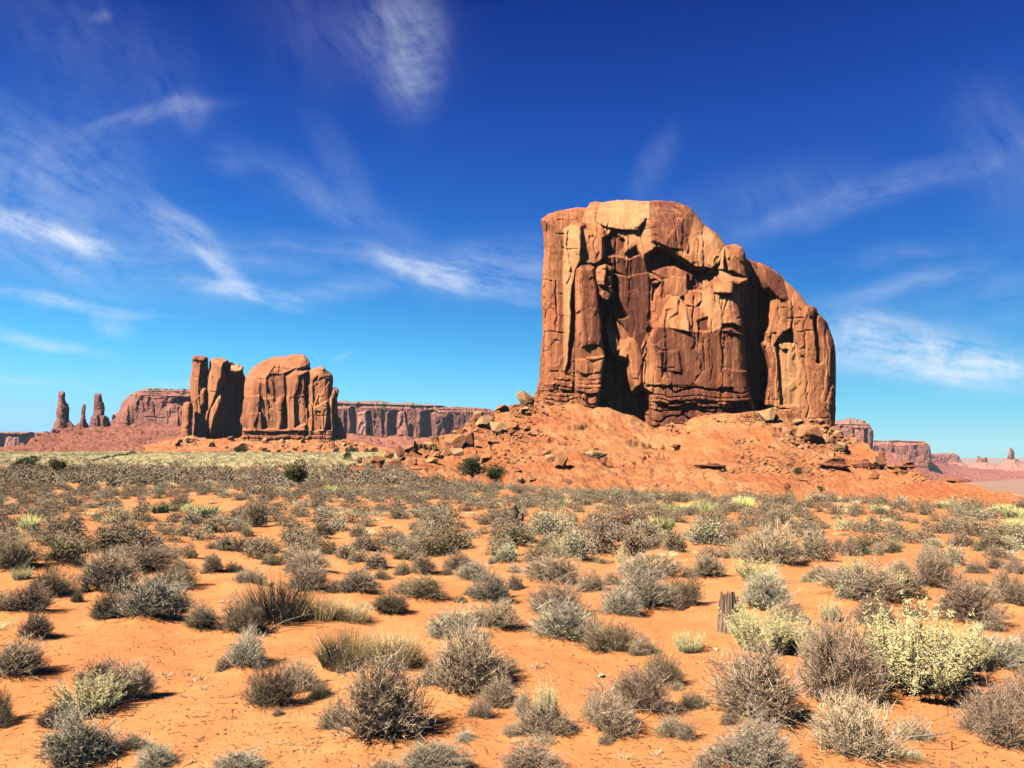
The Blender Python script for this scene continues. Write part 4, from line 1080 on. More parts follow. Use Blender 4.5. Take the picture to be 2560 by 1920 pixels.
def rock_shape(seed, planes=11, flat=1.0, layered=0.0, sub=4):
    """a broken block: a ball cut by planes, roughened; unit width, resting on z = 0"""
    r = np.random.RandomState(seed)
    V, Fc = (ICO4 if sub == 4 else ICO3)
    V = V.copy()
    n = r.normal(size=(planes, 3)); n[:, 2] *= .8
    n /= np.linalg.norm(n, axis=1)[:, None]
    d = r.uniform(.42, .78, planes)
    for i in range(planes):
        s = V @ n[i] - d[i]
        V = V - np.maximum(s, 0)[:, None] * n[i]
    V *= 1 + .05 * fbm(V[:, 0] * 2 + seed, V[:, 1] * 2, V[:, 2] * 2, seed=seed, octv=4)[:, None]
    V += .015 * np.stack([fbm(V[:, 0] * 9 + q * 31, V[:, 1] * 9, V[:, 2] * 9, seed=seed + q, octv=2) for q in range(3)], 1)
    V[:, 2] *= flat
    if layered:
        z = V[:, 2] / flat * 5
        prof = vnoise(np.floor(z + .3 * vnoise(V[:, 0] * 3, V[:, 1] * 3, seed=seed)), z * 0, seed=seed + 7)
        V[:, :2] *= (1 + layered * prof)[:, None]
    V[:, 0] /= np.ptp(V[:, 0]); V[:, 1] /= np.ptp(V[:, 1]); V[:, 2] /= np.ptp(V[:, 2])
    V[:, 0] -= V[:, 0].mean(); V[:, 1] -= V[:, 1].mean()
    V[:, 2] -= V[:, 2].min()
    return V, Fc


_rockmesh = {}


def rock_mesh(kind, mat, variant):
    key = (kind, mat, variant)
    if key not in _rockmesh:
        if kind == 'block': V, Fc = rock_shape(700 + variant, 10)
        elif kind == 'slab': V, Fc = rock_shape(740 + variant, 9, .5)
        elif kind == 'ledge': V, Fc = rock_shape(780 + variant, 12, .6, .16)
        else: V, Fc = rock_shape(820 + variant, 9, sub=3)
        me = bpy.data.meshes.new('boulder')
        me.from_pydata(V.tolist(), [], Fc.tolist()); me.update()
        me.materials.append(M[mat])
        _rockmesh[key] = me
    return _rockmesh[key]


def put_rock(name, place, w, h, dpt, kind, mat, variant, rz=0.0, tilt=(0, 0), sink=.18, label=None, cat='boulder', group=None):
    o = bpy.data.objects.new(name, rock_mesh(kind, mat, variant))
    COL.objects.link(o)
    o.location = (place[0], place[1], place[2] - h * sink)
    o.scale = (w, dpt, h * (1 + sink)); o.rotation_euler = (tilt[0], tilt[1], rz)
    return tag(o, label, cat, group)


def build_boulders():
    rs = random.Random(77)
    N, P_, D = 'boulder', 'boulder_pale', 'boulder_dark'
    # px, py of the base, width, height (picture px), kind, stone, tilt (deg), label
    B = [
        (1136, 1134, 50, 44, 'block', N, 4, 'largest square orange boulder in the jumble on the left debris ridge'),
        (1141, 1150, 36, 27, 'block', P_, -2, 'smooth-faced square block below the largest boulder on the left debris ridge'),
        (1111, 1151, 30, 28, 'block', N, 3, 'block with a dark right side, touching the smooth-faced square block'),
        (1171, 1130, 32, 46, 'block', D, 0, 'tall dark-sided boulder just right of the largest square boulder'),
        (1151, 1098, 30, 24, 'block', D, 8, 'rounded dark boulder perched above the largest square boulder'),
        (1077, 1130, 36, 24, 'slab', P_, -14, 'pale tilted slab left of the largest square boulder'),
        (1091, 1148, 20, 18, 'block', N, 0, 'small square stone under the pale tilted slab'),
        (1001, 1142, 24, 24, 'block', D, -6, 'dark triangular boulder beside the green field'),
        (1030, 1132, 34, 16, 'slab', N, -10, 'low leaning slab between the dark triangular boulder and the pale tilted slab'),
        (972, 1150, 24, 18, 'block', D, 6, 'dark low boulder at the edge of the green field'),
        (941, 1164, 36, 22, 'block', N, 8, 'broad orange boulder with a shaded right end near the round juniper bush'),
        (910, 1172, 30, 20, 'block', P_, -6, 'pale rounded boulder at the left end of the rock jumble'),
        (899, 1158, 12, 14, 'block', D, 0, 'small dark stone behind the pale rounded boulder'),
        (981, 1166, 40, 18, 'slab', N, 6, 'wide orange slab in the middle of the rock jumble'),
        (1026, 1165, 30, 18, 'block', N, -5, 'orange boulder with a dark notch above the long overhanging ledge'),
        (1079, 1162, 32, 17, 'block', P_, 5, 'pale boulder at the foot of the rock jumble'),
        (1189, 1152, 24, 17, 'block', N, -12, 'boulder with a black shadow right of the smooth-faced square block'),
        (1211, 1160, 28, 24, 'block', N, 10, 'square boulder above the grey-green juniper'),
        (1165, 1130, 17, 14, 'block', P_, 0, 'small pale stone wedged beside the tall dark-sided boulder'),
        (1050, 1186, 110, 17, 'ledge', N, 0, 'long overhanging ledge at the foot of the rock jumble'),
        (883, 1182, 56, 13, 'ledge', D, 1, 'thin dark ledge at the left end of the rock jumble'),
        (948, 1184, 26, 12, 'slab', P_, 0, 'small pale slab lying on the thin dark ledge'),
        (920, 1196, 52, 18, 'slab', N, 16, 'fallen slab sloping down in front of the thin dark ledge'),
        (968, 1203, 60, 20, 'slab', N, -12, 'fallen slab leaning under the long overhanging ledge'),
        (1001, 1202, 20, 16, 'block', D, 10, 'black-sided stone under the long overhanging ledge'),
        (1127, 1198, 52, 24, 'slab', N, 24, 'steeply sloping slab left of the grey-green juniper'),
        (1124, 1206, 32, 14, 'slab', N, 8, 'low slab at the bottom of the steeply sloping slab'),
        (1030, 1203, 38, 15, 'block', N, -4, 'crumbling orange block beneath the long overhanging ledge'),
        (889, 1192, 15, 11, 'block', N, 0, 'small square stone propping the thin dark ledge'),
        (1211, 1072, 44, 30, 'block', P_, -8, 'big pale boulder high on the left debris ridge'),
        (1190, 1064, 28, 34, 'block', N, 12, 'upright boulder on the skyline of the left debris ridge'),
        (1240, 1082, 44, 26, 'block', P_, 14, 'pale boulder below the skyline of the left debris ridge'),
        (1280, 1074, 32, 20, 'block', N, -10, 'orange boulder midway between the pale boulders and the butte'),
        (1317, 1078, 18, 14, 'block', N, 0, 'small boulder under the left corner of the butte'),
        (1312, 1010, 42, 30, 'block', P_, -6, 'rounded boulder resting against the foot of the butte on the skyline'),
        (1309, 1034, 24, 17, 'block', P_, 6, 'pale stone just under the rounded skyline boulder'),
        (1258, 1032, 34, 18, 'slab', N, -16, 'slanting slab on the skyline left of the butte'),
        (1231, 1114, 28, 16, 'block', N, 10, 'lone boulder at mid height of the left debris ridge'),
        (1406, 1178, 38, 42, 'block', N, -14, 'large leaning block casting a black shadow low on the debris slope'),
        (1490, 1150, 58, 22, 'slab', P_, -6, 'pale flat slab propped on a small stone in the middle of the debris slope'),
        (1510, 1160, 18, 16, 'block', D, 0, 'dark stone propping the pale flat slab'),
        (1376, 1150, 28, 12, 'slab', P_, 0, 'flat pale stone above the large leaning block'),
        (1366, 1140, 22, 16, 'block', N, 5, 'boulder up the slope from the large leaning block'),
        (1417, 1216, 38, 18, 'block', D, -18, 'low dark wedge of rock at the foot of the debris slope'),
        (1296, 1184, 24, 9, 'slab', D, -6, 'thin dark slab right of the dark juniper'),
        (1316, 1186, 22, 9, 'slab', D, 6, 'second thin dark slab right of the dark juniper'),
        (1331, 1206, 20, 12, 'block', N, 0, 'small block at the foot of the slope right of the dark juniper'),
        (1300, 1204, 22, 11, 'slab', P_, 10, 'pale low slab at the foot of the slope right of the dark juniper'),
        (2022, 1106, 60, 40, 'block', N, 8, 'huge tilted block on the right flank under the side wall of the butte'),
        (1922, 1056, 44, 32, 'block', P_, -6, 'smooth slab leaning against the butte base at the shadowed cleft'),
        (1958, 1082, 36, 20, 'block', N, 8, 'boulder between the smooth slab and the huge tilted block'),
        (2102, 1130, 52, 22, 'slab', P_, 8, 'long pale slab below the right corner of the butte'),
        (2062, 1106, 28, 20, 'block', N, -8, 'boulder right of the huge tilted block'),
        (2082, 1176, 76, 34, 'ledge', D, 4, 'layered dark outcrop on the right part of the debris slope'),
        (2155, 1180, 46, 30, 'ledge', D, -4, 'second layered dark outcrop, nearer the right skyline'),
        (2184, 1178, 40, 34, 'block', N, 22, 'smooth leaning slab on the right skyline'),
        (2203, 1154, 28, 26, 'ledge', D, 8, 'dark crumbling outcrop on the right skyline'),
        (2266, 1174, 52, 20, 'ledge', D, 0, 'flat layered caprock standing alone on the right ridge'),
        (2230, 1174, 34, 12, 'ledge', N, 0, 'small orange ledge left of the flat caprock'),
        (1782, 1172, 78, 12, 'ledge', D, 0, 'thin dark ledge crossing the middle of the debris slope'),
        (1690, 1122, 44, 9, 'ledge', D, 12, 'slanting dark ledge right of the pale flat slab'),
        (1967, 1222, 20, 14, 'block', D, 0, 'lone dark red boulder low on the right slope'),
        (2394, 1208, 58, 10, 'ledge', D, 0, 'thin red ledge at the end of the right ridge'),
        (2165, 1232, 50, 7, 'ledge', D, -24, 'dark ledge slanting up the low right slope'),
        (2238, 1186, 16, 8, 'slab', D, 0, 'small dark slab under the flat caprock'),
    ]
    for i, (px, py, w, h, kd, mt, tl, lab) in enumerate(B):
        p = MAIN.point(px, py - .12 * h)
        s = p[1] / F
        put_rock('boulder', p, w * s * 1.02, h * s, w * s * rs.uniform(.75, 1.0) if kd != 'ledge' else w * s * .6, kd, mt, i % (9 if kd == 'block' else 4), rs.uniform(-.35, .35), (rs.uniform(-.12, .12), math.radians(tl)), .22, lab)
    n = 0

    def scatter(count, fx, fy, size, group, label, surf, mats=(N, N, P_, N, D), nm='boulder'):
        for _ in range(count):
            px, py = fx(), 0
            py = fy(px)
            w = size()
            p = surf(px, py); s = p[1] / F
            put_rock(nm, p, w * s, w * s * rs.uniform(.5, .85), w * s * rs.uniform(.7, 1.1), 'small', rs.choice(mats), rs.randrange(10), rs.uniform(0, 6.28), (rs.uniform(-.4, .4), rs.uniform(-.4, .4)), .2, label, 'boulder', group)
    top = lambda px: float(np.interp(px, MAIN.top[0], MAIN.top[1]))
    big = lambda lo, hi, e=2.2: (lambda: lo + (hi - lo) * rs.random() ** e)
    scatter(95, lambda: rs.triangular(860, 1335, 1180), lambda x: top(x) + 3 + rs.random() ** 1.3 * 85, big(6, 22), 'loose boulders on the left debris ridge', 'one of many angular orange boulders strewn over the left debris ridge', MAIN.point)
    scatter(100, lambda: rs.triangular(1850, 2260, 2040), lambda x: top(x) + 3 + rs.random() ** 1.4 * 90, big(5, 30), 'loose boulders on the right debris slope', 'one of many angular boulders strewn under the right side wall of the butte', MAIN.point)
    scatter(34, lambda: rs.uniform(1280, 2400), lambda x: top(x) + 20 + rs.random() * 150, big(4, 11), 'small stones low on the debris slope', 'small stone lying alone on the orange debris slope', MAIN.point)


CAMEL_AP = Apron(top=[(360, 1118), (400, 1104), (440, 1098), (480, 1090), (520, 1098), (600, 1098), (700, 1095), (770, 1088), (840, 1092), (870, 1096), (930, 1116), (1000, 1128)],
                 bot=[(360, 1130), (640, 1134), (1000, 1142)], yf=[(360, 372), (1000, 380)], yb=[(360, 400), (440, 424), (1000, 428)])


def build_far_boulders():
    rs = random.Random(5)
    for i in range(62):
        px = rs.choice((rs.uniform(590, 930), rs.uniform(640, 880), rs.uniform(440, 600)))
        t = np.interp(px, CAMEL_AP.top[0], CAMEL_AP.top[1])
        py = rs.uniform(t + 3, t + 32)
        w = 5 + 15 * rs.random() ** 2
        p = CAMEL_AP.point(px, py); s = p[1] / F
        put_rock('boulder', p, w * s, w * s * rs.uniform(.45, .8), w * s * .8, 'small', rs.choice(('boulder', 'boulder', 'boulder_dark', 'boulder_pale')), rs.randrange(10), rs.uniform(0, 6.28), (rs.uniform(-.3, .3), rs.uniform(-.4, .4)), .2,
                 'one of many fallen boulders below the twin tower butte', 'boulder', 'fallen boulders below the twin tower butte')
    # uncounted small rubble
    V, Fc = ICO3; V1, F1 = ico(1)
    rr = np.random.RandomState(9)
    allV, allF, k = [], [], 0
    def add(p, s):
        nonlocal k
        q = V1 * (1 + .35 * rr.uniform(-1, 1, (len(V1), 1))) * np.array([1, rr.uniform(.6, 1), rr.uniform(.4, .8)]) * s
        a = rr.uniform(0, 6.28); c, sn = math.cos(a), math.sin(a)
        q = np.stack([q[:, 0] * c - q[:, 1] * sn, q[:, 0] * sn + q[:, 1] * c, q[:, 2]], 1) + np.array(p)
        allV.append(q); allF.append(F1 + k); k += len(V1)
    for i in range(7500):
        px = rr.choice((rr.uniform(880, 1340), rr.uniform(1800, 2300), rr.uniform(1340, 2500)))
        t = float(np.interp(px, MAIN.top[0], MAIN.top[1]))
        py = t + 2 + rr.random_sample() ** 1.6 * 150
        p = MAIN.point(px, py)
        add(p, (1.1 + 4.6 * rr.random_sample() ** 2.6) * p[1] / F)
    for i in range(900):
        px = rr.uniform(400, 960); t = float(np.interp(px, CAMEL_AP.top[0], CAMEL_AP.top[1]))
        p = CAMEL_AP.point(px, t + 1 + rr.random_sample() * 34)
        add(p, rr.uniform(.8, 2.4) * p[1] / F)
    o = mesh_np('rubble', np.concatenate(allV), [np.concatenate(allF)], M['boulder'], False)
    tag(o, 'small loose rubble strewn over the orange slopes', 'rubble', kind='stuff')


# ------------------------------------------------------------------ plants
def twigs(S, D, L, R, bend=None, tone=None, seg=2, rs=None):
    """many thin tapering twigs as one mesh: starts, unit directions, lengths, radii"""
    n = len(S)
    up = np.where(np.abs(D[:, 2:3]) > .9, np.array([[1., 0, 0]]), np.array([[0, 0, 1.]]))
    A = np.cross(D, up); A /= np.linalg.norm(A, axis=1)[:, None] + 1e-9
    B = np.cross(D, A)
    bend = np.zeros_like(S) if bend is None else bend
    Vs = []
    fr = (0.0, 0.55) if seg == 2 else (0.0,)
    for f in fr:
        c = S + D * (L * f)[:, None] + bend * (f * f) * L[:, None]
        rad = R * (1 - .45 * f)
        for j in range(3):
            an = 2.094 * j
            Vs.append(c + (A * math.cos(an) + B * math.sin(an)) * rad[:, None])
    Vs.append(S + D * L[:, None] + bend * L[:, None])
    m = len(Vs)
    V = np.stack(Vs, 1).reshape(-1, 3)
    o = (np.arange(n) * m)[:, None]
    T, Q = [], []
    last = m - 4
    for j in range(3):
        k = (j + 1) % 3
        if seg == 2: Q.append(np.concatenate([o + j, o + k, o + 3 + k, o + 3 + j], 1))
        T.append(np.concatenate([o + last + j, o + last + k, o + m - 1], 1))
    tn = np.repeat(np.zeros(n) if tone is None else tone, m)
    return V, (np.concatenate(Q) if Q else np.zeros((0, 4), int)), np.concatenate(T), tn


def leaves(C, D, size, wid, tone, rs):
    n = len(C)
    R = rs.normal(size=(n, 3)); A = np.cross(D, R); A /= np.linalg.norm(A, axis=1)[:, None] + 1e-9
    V = np.stack([C - A * wid[:, None] * .5, C + D * size[:, None] * .5 - A * wid[:, None] * .12, C + D * size[:, None], C + A * wid[:, None] * .5], 1).reshape(-1, 3)
    o = (np.arange(n) * 4)[:, None]
    return V, np.concatenate([o, o + 1, o + 2, o + 3], 1), np.repeat(tone, 4)


def unit(v):
    return v / (np.linalg.norm(v, axis=1)[:, None] + 1e-9)


def dome_points(n, rs, shell=.45, lobes=None):
    """points through an uneven clump of several low domes, about unit width and unit height"""
    C, Rr, H = lobes
    k = rs.choice(len(Rr), n, p=Rr ** 2 / (Rr ** 2).sum())
    d = rs.normal(size=(n, 3)); d[:, 2] = np.abs(d[:, 2]) * .9 + .02; d = unit(d)
    r = shell + (1 - shell) * rs.uniform(0, 1, n) ** .7
    r = r * (1 - .22 * (.5 + .8 * fbm(d[:, 0] * 1.9 + k * 3.1, d[:, 1] * 1.9, d[:, 2] * 1.9, seed=5, octv=2)))
    p = d * r[:, None] * np.stack([Rr[k], Rr[k], H[k]], 1)
    p[:, :2] += C[k]
    out = d.copy(); out[:, :2] += C[k] * .8
    return p, unit(out)


def lobed(seed, amp=.3):
    rs = np.random.RandomState(seed * 13 + 1)
    n = rs.randint(2, 6)
    a = rs.uniform(0, 6.283, n); q = rs.uniform(.08, .24, n); q[0] *= .4
    R = rs.uniform(.19, .31, n); R[0] = rs.uniform(.27, .36)
    return np.stack([np.cos(a) * q, np.sin(a) * q], 1), R, np.clip(rs.uniform(.55, 1.0, n) * R / .30, .3, 1.05)


def sage_arrays(seed, nsec, nfine, nleaf, rt, rf, leafsz, seg=2, fuzz=0, tl=1.0):
    """twiggy desert shrub, unit size"""
    rs = np.random.RandomState(seed)
    lb = lobed(seed, .34)
    # woody stems
    ns = 13
    E, ed = dome_points(ns, rs, .75, lb)
    E[:, 2] *= .7
    S = rs.normal(size=(ns, 3)) * np.array([.05, .05, 0.0]); S[:, 2] = -.06
    D = E - S; L = np.linalg.norm(D, axis=1); D = unit(D)
    parts = [twigs(S, D, L, np.full(ns, rt * 2.2), tone=rs.uniform(.2, .6, ns), seg=2)]
    # secondary twigs
    Cp, cd = dome_points(nsec, rs, .25, lb)
    dr = unit(cd * np.array([.8, .8, .5]) + np.array([0, 0, .55]) + rs.normal(size=(nsec, 3)) * .28)
    Ls = rs.uniform(.16, .34, nsec) * tl
    st = Cp - dr * (Ls * .75)[:, None]; st[:, 2] = np.maximum(st[:, 2], -.03)
    parts.append(twigs(st, dr, Ls, np.full(nsec, rt), rs.normal(size=(nsec, 3)) * .12 + [0, 0, .1], rs.uniform(0, 1, nsec) ** 1.5, seg))
    # fine ends
    pick = rs.randint(0, nsec, nfine)
    b0 = st[pick] + dr[pick] * (Ls[pick] * rs.uniform(.4, .95, nfine))[:, None]
    df = unit(dr[pick] + rs.normal(size=(nfine, 3)) * .5 + np.array([0, 0, .25]))
    parts.append(twigs(b0, df, rs.uniform(.05, .13, nfine), np.full(nfine, rf), rs.normal(size=(nfine, 3)) * .1, rs.uniform(.0, 1, nfine) ** 1.2, 1))
    V, Q, T, tn, k = [], [], [], [], 0
    for (v, q, t, o) in parts:
        V.append(v); Q.append(q + k); T.append(t + k); tn.append(o); k += len(v)
    tw = (np.concatenate(V), np.concatenate(Q), np.concatenate(T), np.concatenate(tn))
    pk = rs.randint(0, nfine, nleaf)
    lc = b0[pk] + df[pk] * rs.uniform(0, .12, nleaf)[:, None] + rs.normal(size=(nleaf, 3)) * .012
    lv = leaves(lc, unit(df[pk] + rs.normal(size=(nleaf, 3)) * .7), rs.uniform(.7, 1.3, nleaf) * leafsz, np.full(nleaf, leafsz * .5), rs.uniform(0, 1, nleaf), rs)
    if fuzz:
        fp, fd = dome_points(fuzz, rs, .5, lb)
        l2 = leaves(fp, unit(fd + rs.normal(size=(fuzz, 3)) * .5 + [0, 0, .5]), rs.uniform(.7, 1.5, fuzz) * leafsz, np.full(fuzz, leafsz * .6), rs.uniform(.1, .85, fuzz), rs)
        lv = (np.concatenate([lv[0], l2[0]]), np.concatenate([lv[1], l2[1] + len(lv[0])]), np.concatenate([lv[2], l2[2]]))
    wd = np.percentile(np.abs(tw[0][:, :2]), 98) / .5; ht = np.percentile(tw[0][:, 2], 99)
    q = np.array([1 / wd, 1 / wd, 1 / ht])
    tw = (tw[0] * q,) + tw[1:]; lv = (lv[0] * q,) + lv[1:]
    return tw, lv


def blades_arrays(seed, n, spread, lean, thick, seg=2, hmin=.55):
    rs = np.random.RandomState(seed)
    a = rs.uniform(0, 6.283, n); r = np.sqrt(rs.uniform(0, 1, n)) * spread
    S = np.stack([np.cos(a) * r, np.sin(a) * r, np.full(n, -.04)], 1)
    D = unit(np.stack([np.cos(a) * r * lean, np.sin(a) * r * lean, np.full(n, .9)], 1) + rs.normal(size=(n, 3)) * .12)
    L = rs.uniform(hmin, 1.05, n) * (1 - .25 * (r / spread) ** 2)
    return twigs(S, D, L, np.full(n, thick), np.stack([np.cos(a), np.sin(a), -.3 + 0 * a], 1) * rs.uniform(0, .3, n)[:, None] * .5, rs.uniform(0, 1, n), seg)


def cream_arrays(seed, nst, nsp, thick, spread=.42):
    """saltbush: upright pale stalks set with curled whorled spurs"""
    rs = np.random.RandomState(seed)
    a = rs.uniform(0, 6.283, nst); r = np.sqrt(rs.uniform(0, 1, nst)) * spread
    S = np.stack([np.cos(a) * r * .55, np.sin(a) * r * .55, np.full(nst, -.04)], 1)
    D = unit(np.stack([np.cos(a) * r * 1.0, np.sin(a) * r * 1.0, np.full(nst, .95)], 1) + rs.normal(size=(nst, 3)) * .07)
    L = rs.uniform(.45, 1.0, nst) * (1 - .3 * (r / spread) ** 2)
    st = twigs(S, D, L, np.full(nst, thick), rs.normal(size=(nst, 3)) * .05, rs.uniform(0, 1, nst), 2)
    i = np.repeat(np.arange(nst), nsp); m = len(i)
    f = rs.uniform(.18, 1.0, m)
    b0 = S[i] + D[i] * (L[i] * f)[:, None]
    side = unit(rs.normal(size=(m, 3)) * np.array([1, 1, .35]))
    ds = unit(side + D[i] * .35)
    ls = rs.uniform(.03, .085, m) * (1.15 - .75 * f)
    sp = twigs(b0, ds, ls, np.full(m, thick * 1.0), rs.normal(size=(m, 3)) * .25 + [0, 0, .45], rs.uniform(0, 1, m), 2)
    lv = leaves(b0 + ds * (ls * rs.uniform(.3, 1, m))[:, None], unit(rs.normal(size=(m, 3))), np.full(m, thick * 3.6), np.full(m, thick * 2.4), rs.uniform(.3, 1, m), rs)
    return st, sp, lv


def to_mesh(name, mat, V, fs, tone):
    me = bpy.data.meshes.new(name)
    o = mesh_np(name, V, fs, M[mat], False, {'tone': tone})
    me = o.data
    bpy.data.objects.remove(o)
    return me


class Kind:
    """a plant kind: name of the thing, its parts, a few grown variants of each"""
    def __init__(s, name, cat):
        s.name, s.cat, s.var = name, cat, []

    def add(s, parts):                    # parts: list of (part name, mesh)
        s.var.append(parts)

    def place(s, x, y, z, w, h, label, group, rs, variant=None, lod_parts=True):
        v = s.var[variant if variant is not None else rs.randrange(len(s.var))]
        root = bpy.data.objects.new(s.name, None); root.empty_display_size = .1
        COL.objects.link(root)
        root.location = (x, y, z)
        for nm, me in v:
            c = bpy.data.objects.new(nm, me); COL.objects.link(c); c.parent = root
        root.rotation_euler = (rs.uniform(-.06, .06), rs.uniform(-.06, .06), rs.uniform(0, 6.283))
        root.scale = (w, w * rs.uniform(.85, 1.1), h)
        return tag(root, label, s.cat, group)


KINDS = {}


def grow_kinds():
    for key, nm, cat, tm, lm in (('s', 'sagebrush', 'shrub', 'sage', 'sage_leaf'), ('d', 'sagebrush', 'shrub', 'dark_twig', 'dark_leaf'), ('g', 'sagebrush', 'shrub', 'grey_twig', 'grey_leaf')):
        near, mid = Kind(nm, cat), Kind(nm, cat)
        for i in range(8 if key == 's' else 4):
            tw, lv = sage_arrays(900 + i * 7 + ord(key), 820, 5600, 3600, .0033, .0022, .017, 2, 0, .85)
            near.add([('twigs', to_mesh('twigs', tm, tw[0], [tw[1], tw[2]], tw[3])), ('foliage', to_mesh('foliage', lm, lv[0], [lv[1]], lv[2]))])
            tw, lv = sage_arrays(950 + i * 7 + ord(key), 120, 420, 300, .0070, .0052, .040, 1, 2600, .5)
            mid.add([('twigs', to_mesh('twigs', tm, tw[0], [tw[1], tw[2]], tw[3])), ('foliage', to_mesh('foliage', lm, lv[0], [lv[1]], lv[2]))])
        KINDS[key] = near; KINDS[key + 'm'] = mid
    for key, nm, cat, mt, n, sp, ln, th, hm in (('t', 'dry_grass_clump', 'grass clump', 'tan', 620, .42, .85, .0042, .5), ('w', 'straw_grass_clump', 'grass clump', 'straw', 420, .40, 1.0, .0052, .45), ('y', 'rabbitbrush', 'yellow shrub', 'yellow', 520, .40, .65, .0075, .55)):
        for lod, q, tk in (('', 1.0, 1.0), ('m', .34, 2.0)):
            k = Kind(nm, cat)
            for i in range(3):
                bl = blades_arrays(1000 + i * 3 + ord(key), int(n * q), sp, ln, th * tk, 2, hm)
                parts = [('blades', to_mesh('blades', mt, bl[0], [bl[1], bl[2]], bl[3]))]
                if key != 'w':
                    tw, lv = sage_arrays(1100 + i * 5 + ord(key), int(160 * q), int(300 * q), 30, .006 * tk, .004 * tk, .02, 1)
                    tv = tw[0] * np.array([.8, .8, .62])
                    parts.append(('stems', to_mesh('stems', 'dark_twig' if key == 'y' else 'sage', tv, [tw[1], tw[2]], tw[3])))
                k.add(parts)
            KINDS[key + lod] = k
    for lod, nst, nsp, th in (('', 110, 60, .0040), ('m', 46, 22, .009)):
        k = Kind('saltbush', 'pale shrub')
        for i in range(3):
            st, sp, lv = cream_arrays(1200 + i * 3, nst, nsp, th)
            V = np.concatenate([sp[0], lv[0]]); kk = len(sp[0])
            k.add([('stems', to_mesh('stems', 'cream_stem', st[0], [st[1], st[2]], st[3])),
                   ('spurs', to_mesh('spurs', 'cream', V, [np.concatenate([sp[1], lv[1] + kk]), sp[2]], np.concatenate([sp[3], lv[2]])))])
        KINDS['p' + lod] = k
